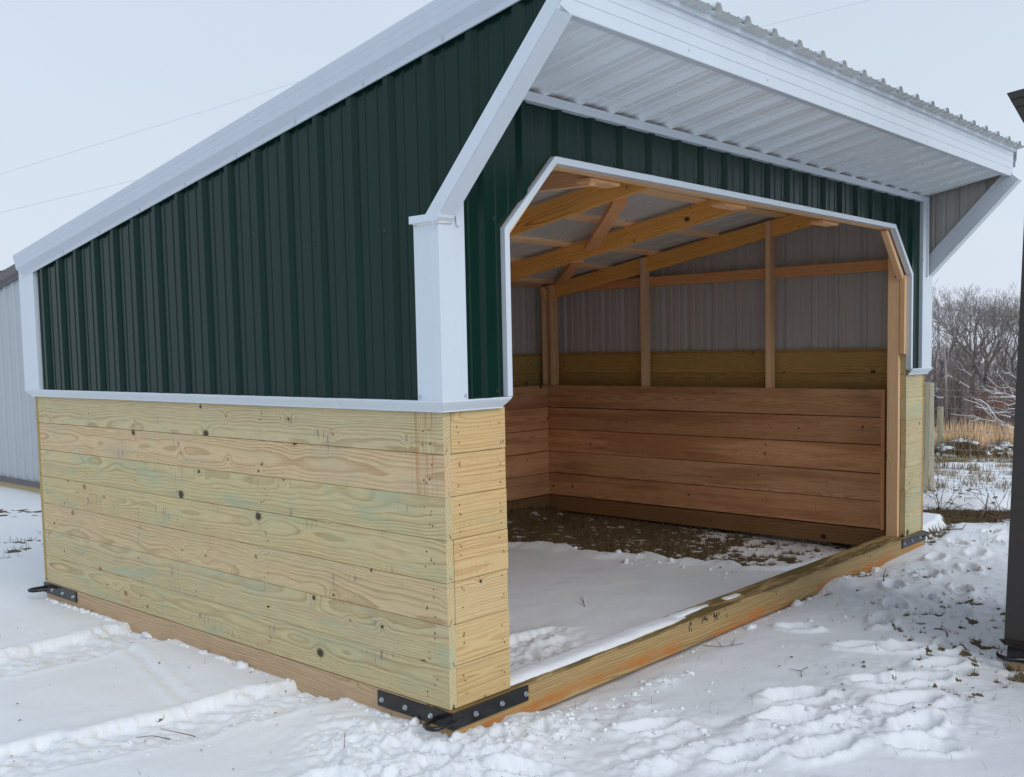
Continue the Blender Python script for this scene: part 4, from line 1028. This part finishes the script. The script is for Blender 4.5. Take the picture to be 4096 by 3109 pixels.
P = [(bx0 - .060, 0, 0), (bx0 - .060, 0, -.03), (bx0 - .057, 0, -.033), (bx0 - .060, 0, -.036), (bx0 - .060, 0, -.066), (bx0 - .057, 0, -.069), (bx0 - .060, 0, -.072), (bx0 - .060, 0, -.135), (bx0 - .036, 0, -.16), (bx0 - .036, 0, -.19), (bx0 + .02, 0, -.19), (bx0 + .02, 0, 0)]
mb = MB(); mb.prism([(x, byf - .3, brt(byf - .3) + z) for x, y, z in P], (0, -1.252 - byf + .3, -.135 * (-1.252 - byf + .3)))
V = np.array(mb.v); m = V[:, 1] > -2; zr = V[:, 2] - (brt(0) - .135 * V[:, 1]); V[m, 1] += zr[m] * .55; mb.v = [tuple(v) for v in V]
mb.build('rake_trim', BROWN, bsh)
mb = MB(); mb.box(bx0 - .026, bx0 - .021, byb - .14, byb + .026, .004, brt(byb) - .19); mb.box(bx0 - .0259, bx0 + .1, byb + .021, byb + .0259, .004, brt(byb) - .19); mb.build('corner_trim', BROWN, bsh)
mb = MB(); mb.prism([(bx0 - .045, byf, .003), (bx0 - .020, byf, -.028), (bx0, byf, -.028), (bx0, byf, .003)], (0, byb + .046 - byf, 0))
V = np.array(mb.v); m = V[:, 1] > -2; V[m, 1] += -(V[m, 0] - bx0 + .045) * .8; mb.v = [tuple(v) for v in V]; mb.build('base_trim', BROWN, bsh)
mb = MB(); mb.box(bx0 - .012, bx0 + .14, byf, byb + .006, -.142, -.029); mb.build('skid', SKIDW, bsh)
mb = MB(); mb.box(bx0 + .141, bx1, byb - .14, byb + .006, -.142, -.029); mb.build('skid', SKIDW, bsh)
mb = MB(); mb.box(bx0 - .020, bx0 - .013, byb - .43, byb + .012, -.098, -.031); mb.box(bx0 - .013, bx0 + .42, byb + .0065, byb + .013, -.098, -.031); bbr = mb.build('tow_bracket', BLACK, bsh)
pts = [(-.012, .055), (-.06, .048), (-.095, .035), (-.115, .010), (-.115, -.02), (-.095, -.05), (-.05, -.095), (-.02, -.13), (-.012, -.15)]
mb = MB(); mb.tube([(bx0 + x, byb + y - .01, -.062) for x, y in pts], .0115, 10); mb.build('tow_ring', BLACK, bbr, smooth=True)

bpy.context.view_layer.update()
_piv = Matrix.Translation((0, -1.36, -.03))
bsh.matrix_basis = _piv @ Matrix.Rotation(math.radians(1.6), 4, 'X') @ _piv.inverted() @ bsh.matrix_basis

# ------------------------------------------------------------------ power lines
def cable(p0, p1, sag, r, label, ext0=1.6, ext1=.6):
    p0 = Vector(p0); p1 = Vector(p1); d = p1 - p0; a = p0 - d * ext0; b = p1 + d * ext1
    mb = MB(); n = 40
    mb.tube([a.lerp(b, t / n) + Vector((0, 0, -sag * 4 * (t / n) * (1 - t / n))) for t in range(n + 1)], r, 5)
    o = mb.build('power_line', CABLE, smooth=True); tag(o, label, 'cable'); return o
cable((9.74, 29.18, 6.98), (16.33, 22.11, 9.84), .2, .009, 'upper thin power line in the left sky, meeting the white roof edge higher up', 1.0, 3.)
cable((9.66, 29.14, 5.78), (27.09, 10.24, 11.56), .1, .010, 'lower thin power line, coming out again above the right end of the roof', .35, .5)

# ------------------------------------------------------------------ fence, posts
def ray(px, py, d):
    v = c_f + c_r * ((px - PPX) / FPX) - c_u * ((py - PPY) / FPX); return CAM + v * d
fence = empty('wire_fence', (7.47, .93, -.13)); tag(fence, 'woven wire stock fence on a round grey wooden post beyond the shed', 'fence')
def round_post(name, x, y, z0, z1, r, mat, parent=None, color=None):
    n = 14; V = []; F = []; rows = 7
    for j in range(rows):
        t = j / (rows - 1); z = z0 + (z1 - z0) * t
        for i in range(n):
            a = 6.2832 * i / n; rr = r * (1 + .05 * math.sin(3 * a + 2 * t) + random.uniform(-.02, .02)) * (1 - .06 * t)
            V.append((z - (z0 + z1) / 2, rr * math.cos(a), rr * math.sin(a)))
    for j in range(rows - 1):
        for i in range(n): F.append((j * n + i, j * n + (i + 1) % n, (j + 1) * n + (i + 1) % n, (j + 1) * n + i))
    F.append(tuple((rows - 1) * n + i for i in range(n))); F.append(tuple(range(n - 1, -1, -1)))
    me = mesh_np(name, V, F, mat, smooth=False)
    M = Matrix(((0, 1, 0, x), (0, 0, 1, y), (1, 0, 0, (z0 + z1) / 2), (0, 0, 0, 1)))
    return link(name, me, parent, M, color)
round_post('post', 7.395, .955, -.35, .985, .095, OLDPOST, fence)
round_post('post', 7.93, -2.1, -.45, .95, .085, OLDPOST, fence)
fd = Vector((.17, -.98, 0)).normalized()
zs = [.914, .854, .733, .612, .517, .416, .34, .26, .145, .084, .024, -.037]
mb = MB()
def wz(t, z): return z - .018 * max(0, t)
for z in zs:
    mb.tube([(7.42 + fd.x * t, .93 + fd.y * t, wz(t, z) + .006 * math.sin(t * 9 + z * 7)) for t in np.arange(-2.4, 3.2, .15)], .0016, 4, cap=False)
for k in range(-15, 21):
    t = .10 + k * .148; top = .854
    mb.tube([(7.418 + fd.x * t + .004 * math.sin(k * 3 + j), .93 + fd.y * t, wz(t, z)) for j, z in enumerate([top] + zs[2:])], .0017, 4, cap=False)
    for z in zs[1:]:
        mb.box(7.42 + fd.x * t - .006, 7.42 + fd.x * t + .006, .93 + fd.y * t - .006, .93 + fd.y * t + .006, wz(t, z) - .008, wz(t, z) + .008)
o = mb.build('wire_mesh', WIRE, fence); o['kind'] = 'stuff'
p0 = ray(3762, 1628, 20.0); zb = gz(p0.x, p0.y)
o = round_post('fence_post', p0.x, p0.y, zb - .3, p0.z, .062, OLDPOST, None, (1., .95, .8)); tag(o, 'thin upright wooden fence post standing in the straw-coloured reeds', 'fence post')

# ------------------------------------------------------------------ shrubs and brush by the fence
def shrub(name, x, y, n, hgt, spread, label, seed):
    r = random.Random(seed); mb = MB()
    for k in range(n):
        a = r.uniform(0, 6.28); z = gz(x, y) - .02; l = hgt * r.uniform(.6, 1.1); ls = r.uniform(.2, 1) * spread
        p = [Vector((x + r.gauss(0, .03), y + r.gauss(0, .03), z))]
        for j in range(1, 6):
            t = j / 5; p.append(p[0] + Vector((math.cos(a) * ls * t * l + r.gauss(0, .008), math.sin(a) * ls * t * l + r.gauss(0, .008), l * (t - .12 * t * t))))
        mb.tube(p, [.0034 * (1 - .75 * j / 5) for j in range(6)], 4)
        for q in range(r.choice((1, 2, 2, 3))):
            j = r.choice((2, 3, 4)); b = p[j]; a2 = a + r.gauss(0, 1.2); L2 = l * r.uniform(.18, .4)
            mb.tube([b, b + Vector((math.cos(a2) * L2 * .3, math.sin(a2) * L2 * .3, L2 * .5)), b + Vector((math.cos(a2) * L2 * .55, math.sin(a2) * L2 * .55, L2))], [.002, .0016, .001], 3)
    o = mb.build(name, TWIGM); tag(o, label, 'shrub'); return o
shrub('bare_shrub', 6.62, .52, 7, .44, .7, 'leafless shrub with a fan of thin stems nearest the grey fence post', 3)
shrub('bare_shrub', 6.72, .02, 5, .40, .9, 'sparse leafless shrub with low wide stems in the middle of the fence gap', 4)
shrub('bare_shrub', 6.52, .95, 8, .26, .9, 'short dark twiggy shrub close against the far corner of the shed', 6)
# tangled cut brush on the turf
mb = MB(); r = random.Random(9)
for k in range(230):
    x = r.uniform(5.95, 6.95); y = r.uniform(-.45, 1.15); z = gz(x, y) + r.uniform(.0, .05); a = r.uniform(0, 6.28); L = r.uniform(.05, .28)
    mb.tube([(x, y, z), (x + math.cos(a) * L * .5, y + math.sin(a) * L * .5, z + r.uniform(0, .05)), (x + math.cos(a + .4) * L, y + math.sin(a + .4) * L, z + r.uniform(-.01, .04))], [r.uniform(.0018, .0045), .002, .0012], 3)
o = mb.build('cut_brush', TWIGM); tag(o, 'low tangle of cut twigs on the turf before the snow bank', 'brush', kind='stuff')
# snow-topped grass heaps in the pasture
SNOWV, SNOWF = IV, IF
def heap(px, py, d, w, h, label, seed):
    p = ray(px, py, d); r = np.random.default_rng(seed); zb = gz(p.x, p.y)
    e = empty('grass_heap', (p.x, p.y, zb)); tag(e, label, 'grass heap', 'snow-topped grass heaps beyond the fence')
    n = 1500; a = r.uniform(0, 6.28, n); q = np.sqrt(r.random(n)); lat = np.cos(a) * q * w; dep = np.sin(a) * q * w * .7
    x = p.x + c_r.x * lat + c_f.x * dep; y = p.y + c_r.y * lat + c_f.y * dep; z = zb + h * (1 - q ** 2) * r.uniform(.3, 1., n)
    v, f, t = blades(x, y, z, r.uniform(.12, .30, n), .006, 2.2, seed + 1)
    blade_obj('dry_stems', [(v, f, .30 + t * .52)], GRASSM, None, None, e)
    cv = []; cf = []; off = 0
    for k in range(34):
        q = r.random() ** .7 * .95; a = r.uniform(0, 6.28); la = math.cos(a) * q * w; de = math.sin(a) * q * w * .6
        s = np.array([r.uniform(.04, .11), r.uniform(.04, .11), r.uniform(.015, .04)]) * (.6 + w)
        cv.append(IV * (1 + .3 * (r.random((len(IV), 1)) - .5)) * s + np.array([p.x + c_r.x * la + c_f.x * de, p.y + c_r.y * la + c_f.y * de, zb + h * (1 - q * q) * .88 + .02])); cf.append(IF + off); off += len(IV)
    o = link('snow_cap', mesh_np('snow_cap', np.concatenate(cv), np.concatenate(cf), SNOW, smooth=True), e)
heap(3852, 1850, 19.2, .46, .36, 'widest snow-topped heap of dead grass, right of the thin fence post', 40)
heap(3790, 1848, 19.5, .34, .26, 'low snow-topped heap of dead grass at the foot of the thin fence post', 43)
heap(4008, 1842, 19.8, .34, .32, 'snow-topped heap of dead grass next to the brown wall edge', 46)

# reeds
REEDM = toned('dry_reed', [(0., (.50, .31, .17)), (.4, (.68, .46, .27)), (.8, (.80, .58, .37)), (1., (.86, .68, .46))])
n = 7000; d = RNG.uniform(20.6, 30, n); s = RNG.uniform(.30, .56, n)
v = np.array(CAM)[None] + d[:, None] * (np.array(c_f)[None] + s[:, None] * np.array(c_r)[None]); x, y = v[:, 0], v[:, 1]
keep = fbm(x, y, .8, 3, 50) > .45; x, y, d = x[keep], y[keep], d[keep]; z, _, _ = ground(x, y); n = len(x)
L = RNG.uniform(.35, .95, n) * (.6 + .8 * fbm(x, y, .6, 2, 51)); ln = np.abs(RNG.normal(.05, .14, n)); br = RNG.random(n) < .10; ln[br] = RNG.uniform(.5, 1.3, br.sum())
p1 = blades(x, y, z, L, RNG.uniform(.005, .011, n), ln, 52)
m = 7000; x2 = RNG.choice(x, m) + RNG.normal(0, .3, m); y2 = RNG.choice(y, m) + RNG.normal(0, .3, m); z2, _, _ = ground(x2, y2)
p2 = blades(x2, y2, z2, RNG.uniform(.12, .35, m), .007, 1.1, 53); p2 = (p2[0], p2[1], p2[2] * .35)
blade_obj('reeds', [p1, p2], REEDM, 'band of dry straw-coloured reeds along the edge of the wood', 'reeds')

# ------------------------------------------------------------------ trees
def grow(rng, height, r0, fork=.42, depth=7, spread=.40, arch=.06, minr=.007):
    segs = []
    def rec(p, d, L, r, lev):
        n = 4 if lev < 3 else (3 if lev < 5 else 2)
        for i in range(n):
            jj = .07 if lev < 4 else .04
            d = (d + Vector((rng.gauss(0, jj), rng.gauss(0, jj), arch if lev else 0))).normalized()
            q = p + d * (L / n); r2 = r * (1 - .25 / n)
            segs.append((p.copy(), q.copy(), max(r, minr), max(r2, minr * .8))); p, r = q, r2
            if 1 <= lev < depth and rng.random() < (.22 if lev < 3 else .40):
                a = Matrix.Rotation(rng.uniform(0, 6.28), 3, d) @ d.orthogonal().normalized()
                rec(p, (d * .75 + a * .65 + Vector((0, 0, .12))).normalized(), L * rng.uniform(.45, .7), r * .5, max(lev + 1, depth - 2))
        if lev < depth:
            k = 3 if (lev == 0 or rng.random() < .28) else 2
            ph = rng.uniform(0, 6.28)
            for j in range(k):
                a = Matrix.Rotation(ph + 6.283 * j / k + rng.gauss(0, .35), 3, d) @ d.orthogonal().normalized()
                rec(p, (d + a * spread * rng.uniform(.55, 1.15)).normalized(), L * rng.uniform(.62, .84) * (.72 if lev == 0 else 1), r * (.74 if k == 2 else .64), lev + 1)
    rec(Vector((0, 0, -.3)), Vector((rng.gauss(0, .03), rng.gauss(0, .03), 1)).normalized(), height * fork, r0, 0)
    return segs
def seg_mesh(name, segs, mat, k=3):
    P0 = np.array([s[0] for s in segs]); P1 = np.array([s[1] for s in segs]); R0 = np.array([s[2] for s in segs]); R1 = np.array([s[3] for s in segs])
    d = P1 - P0; d /= np.linalg.norm(d, axis=1)[:, None] + 1e-9
    ref = np.where(np.abs(d[:, 2:3]) < .9, np.array([[0, 0, 1.]]), np.array([[1., 0, 0]])); a = np.cross(d, ref); a /= np.linalg.norm(a, axis=1)[:, None]; b = np.cross(d, a)
    V = []
    for P, R in ((P0, R0), (P1, R1)):
        for j in range(k):
            t = 2 * math.pi * j / k; V.append(P + (a * math.cos(t) + b * math.sin(t)) * R[:, None])
    n = len(segs); V = np.stack(V, 1).reshape(-1, 3); i = np.arange(n)[:, None] * 2 * k
    F = np.concatenate([i + np.array([[j, (j + 1) % k, (j + 1) % k + k, j + k]]) for j in range(k)])
    return mesh_np(name, V, F, mat)
def split_tree(segs, h):
    thick = [s for s in segs if s[2] > .05]; thin = [s for s in segs if s[2] <= .05]; return thick, thin
TEMPL = []
for i, (sp, fk, dp, up) in enumerate([(.50, .40, 7, .05), (.40, .44, 7, .07), (.62, .40, 7, .06), (.36, .46, 6, .10)]):
    segs = grow(random.Random(100 + i), 10., .24, fk, dp, sp, up)
    zmax = max(s[1].z for s in segs); k = 10. / zmax
    segs = [(a * k, b * k, r * (k if k < 1 else 1), q * (k if k < 1 else 1)) for a, b, r, q in segs]
    tk, tn = split_tree(segs, 10.); TEMPL.append((seg_mesh('trunk', tk, BARK, 6), seg_mesh('crown', tn, BARK, 3)))
def tree(name, p, h, ti, rz, label, group=None, wide=1.):
    zb = gz(p.x, p.y); e = empty(name, (p.x, p.y, zb)); s = h / 10.
    M = Matrix.Translation((p.x, p.y, zb)) @ Matrix.Rotation(rz, 4, 'Z') @ Matrix.Diagonal((s * wide, s * wide, s, 1))
    e.matrix_basis = M; WORLDM[e.name] = M
    for me, nm in zip(TEMPL[ti], ('trunk', 'crown')):
        o = bpy.data.objects.new(nm, me); COL.objects.link(o); o.parent = e
    return tag(e, label, 'tree', group)
def treetop(px, pyt, d, ti, rz, label, group=None, wide=1.):
    p = ray(px, 1500, d); zb = gz(p.x, p.y); top = ray(px, pyt, d).z
    return tree('bare_tree', p, top - zb, ti, rz, label, group, wide)
G = 'tall bare trees along the skyline'
treetop(3715, 1190, 60, 2, .4, 'bare tree half hidden behind the white corner of the green shed', G)
treetop(3772, 1172, 61, 0, 1.9, 'bare tree with a leaning crooked crown, second from the left on the skyline', G)
treetop(3846, 1128, 62, 2, 3.1, 'bare tree with a wide open fork left of the tallest crown', G, 1.25)
treetop(3898, 1135, 78, 1, .7, 'slender bare tree between the open fork and the tallest crown', G)
treetop(3962, 1108, 62, 0, 4.4, 'tallest bare tree with a broad rounded crown', G, 1.5)
treetop(4022, 1122, 65, 1, 5.2, 'dense bare tree just right of the tallest crown', G, 1.2)
treetop(4072, 1150, 62, 2, 2.2, 'bare tree cut off by the brown shed wall', G, 1.2)
rr = random.Random(77)
for k in range(70):
    d = rr.uniform(60, 104); s = rr.uniform(.18, .78); px = PPX + s * FPX
    p = ray(px, 1500, d); zb = gz(p.x, p.y); h = rr.uniform(3.4, 6.2) if d < 80 else rr.uniform(5.0, 7.5)
    tree('woodland_tree', p, h, rr.randrange(4), rr.uniform(0, 6.28), 'bare brownish tree in the dense wood beyond the reeds', 'bare trees in the wood', rr.uniform(.9, 1.3))
# understorey saplings as one mass
segs = []
for k in range(2600):
    d = rr.uniform(56, 96); s = rr.uniform(.22, .72); p = ray(PPX + s * FPX, 1500, d); zb = 0
    segs.append((p.x, p.y, rr.uniform(2.2, 5.8) * (1 if d < 80 else .8), rr.uniform(.012, .035)))
A = np.array(segs); zb, _, _ = ground(A[:, 0], A[:, 1]); segs2 = []
for (x, y, h, r), z in zip(A, zb):
    p = Vector((x, y, z - .1)); lean = Vector((rr.gauss(0, .10), rr.gauss(0, .10), 1)).normalized()
    q = p + lean * h * .6; t = q + (lean + Vector((rr.gauss(0, .12), rr.gauss(0, .12), 0))) * h * .4
    segs2 += [(p, q, r, r * .7), (q, t, r * .7, .006)]
    for j in range(13):
        u = rr.uniform(.12, 1.); b = p + lean * h * u; a = rr.uniform(0, 6.28); L = h * rr.uniform(.10, .28)
        e = b + Vector((math.cos(a) * L * .75, math.sin(a) * L * .75, L * rr.uniform(.2, .9)))
        segs2.append((b, e, .012, .005))
o = link('undergrowth', seg_mesh('undergrowth', segs2, BARKD, 3)); tag(o, 'dense brown undergrowth of saplings between the trees', 'undergrowth', kind='stuff')
# two pale snapped trunks
for (pxa, pya, pxb, pyb, d, r, lab) in [(3783, 1490, 3776, 1388, 58, .065, 'thicker of two pale broken trunks in the wood'), (3786, 1478, 3796, 1386, 58.6, .04, 'thinner leaning one of two pale broken trunks in the wood')]:
    a = ray(pxa, pya, d); b = ray(pxb, pyb, d); f = ray(pxa + 3, 1700, d); f.z = gz(f.x, f.y)
    mb = MB(); mb.tube([f, a, a.lerp(b, .5) + Vector((.05, 0, 0)), b], [r * 1.2, r, r * .8, r * .35], 7); o = mb.build('broken_trunk', PALEB, smooth=True); tag(o, lab, 'tree trunk')
# snow-laden tree leaning in from the right, beyond the fence
st = empty('snowy_tree', tuple(ray(4118, 1780, 38))); tag(st, 'fallen-looking tree with arching snow-covered branches beside the brown wall', 'tree')
c2 = lambda x, y: (3680 + x * .23826, 1480 + y * .23826)
BR = [[(1900, 1150), (1700, 1010), (1490, 965), (1330, 905), (1220, 800), (1110, 700), (1040, 610), (960, 560), (860, 535), (720, 480)],
      [(1490, 965), (1380, 890), (1290, 830), (1230, 740), (1130, 590), (1020, 510), (920, 495), (840, 440)],
      [(1290, 870), (1130, 850), (1000, 822), (920, 780), (790, 772), (630, 757), (515, 738)], [(1000, 822), (900, 855), (830, 890)],
      [(1900, 520), (1700, 470), (1540, 440), (1420, 398), (1290, 385), (1170, 350), (1080, 335), (990, 335)], [(1420, 398), (1230, 405), (1110, 330), (1020, 265)],
      [(1900, 400), (1620, 350), (1490, 290), (1340, 310), (1270, 260), (1120, 125)], [(1490, 290), (1400, 180), (1280, 25)], [(1700, 640), (1580, 480), (1510, 300), (1450, 250)],
      [(1620, 460), (1390, 460), (1270, 460), (1150, 460)], [(1640, 560), (1480, 600), (1390, 545), (1230, 518), (1110, 530)],
      [(1700, 640), (1610, 655), (1480, 660), (1430, 680), (1370, 670)], [(1510, 725), (1430, 710), (1310, 720), (1170, 728)], [(1520, 800), (1430, 770), (1330, 755), (1210, 640)],
      [(1600, 960), (1500, 985), (1540, 1040), (1585, 1090)], [(1330, 905), (1370, 1020)], [(1200, 690), (1090, 650), (950, 630)], [(1700, 200), (1600, 140), (1500, 40), (1420, 70)], [(830, 300), (670, 200)],
      [(540, 130), (460, 65)], [(860, 100), (760, 20), (640, -20)], [(390, 470), (310, 470), (220, 410), (330, 320)], [(1800, 760), (1610, 745), (1560, 735)]]
mb = MB(); ms = MB(); rr2 = random.Random(3)
for k, b in enumerate(BR):
    d0 = 38 + rr2.uniform(-1.2, 1.2); n = len(b)
    P = []
    for j, (x, y) in enumerate(b):
        P.append(ray(*c2(x, y), d0 + .25 * j * rr2.uniform(-1, 1)))
    rad = [max(.008, (.030 if k < 2 else .018) * (1 - .75 * j / (n - 1))) for j in range(n)]
    mb.tube(P, rad, 5); ms.tube([p + Vector((0, 0, r * 1.0)) for p, r in zip(P, rad)], [r * rr2.uniform(.5, 1.15) for r in rad], 5)
    for _ in range(5):
        j = rr2.randrange(n - 1); q = P[j].lerp(P[j + 1], rr2.random()); a = q + c_r * rr2.uniform(-.7, .2) + Vector((0, 0, rr2.uniform(-.15, .45))) + c_f * rr2.uniform(-.4, .4)
        mb.tube([q, q.lerp(a, .5) + Vector((0, 0, .05)), a], [.008, .007, .004], 3)
        if rr2.random() < .5: ms.tube([q + Vector((0, 0, .008)), q.lerp(a, .5) + Vector((0, 0, .057)), a + Vector((0, 0, .004))], [.008, .006, .003], 3)
base = ray(4128, 1800, 38); base.z = gz(base.x, base.y) - .3
mb.tube([base, ray(4122, 1640, 38), ray(4130, 1520, 38), ray(4150, 1330, 38.5)], [.16, .14, .12, .07], 8)
mb.build('branches', BARK, st); ms.build('branch_snow', SNOW, st)
r = np.random.default_rng(8); n = 2600; sx = np.concatenate([r.normal(3975, 48, n), ]); sy = r.normal(1622, 42, n); dd = r.uniform(41, 45, n)
V = []; 
for i in range(n):
    p = ray(sx[i], sy[i], dd[i]); a = Vector(r.normal(0, .045, 3)); b = Vector(r.normal(0, .045, 3)); V += [p, p + a, p + b]
o = link('withered_leaves', mesh_np('withered_leaves', np.array(V), np.arange(3 * n).reshape(-1, 3), REDL), st); o['kind'] = 'stuff'
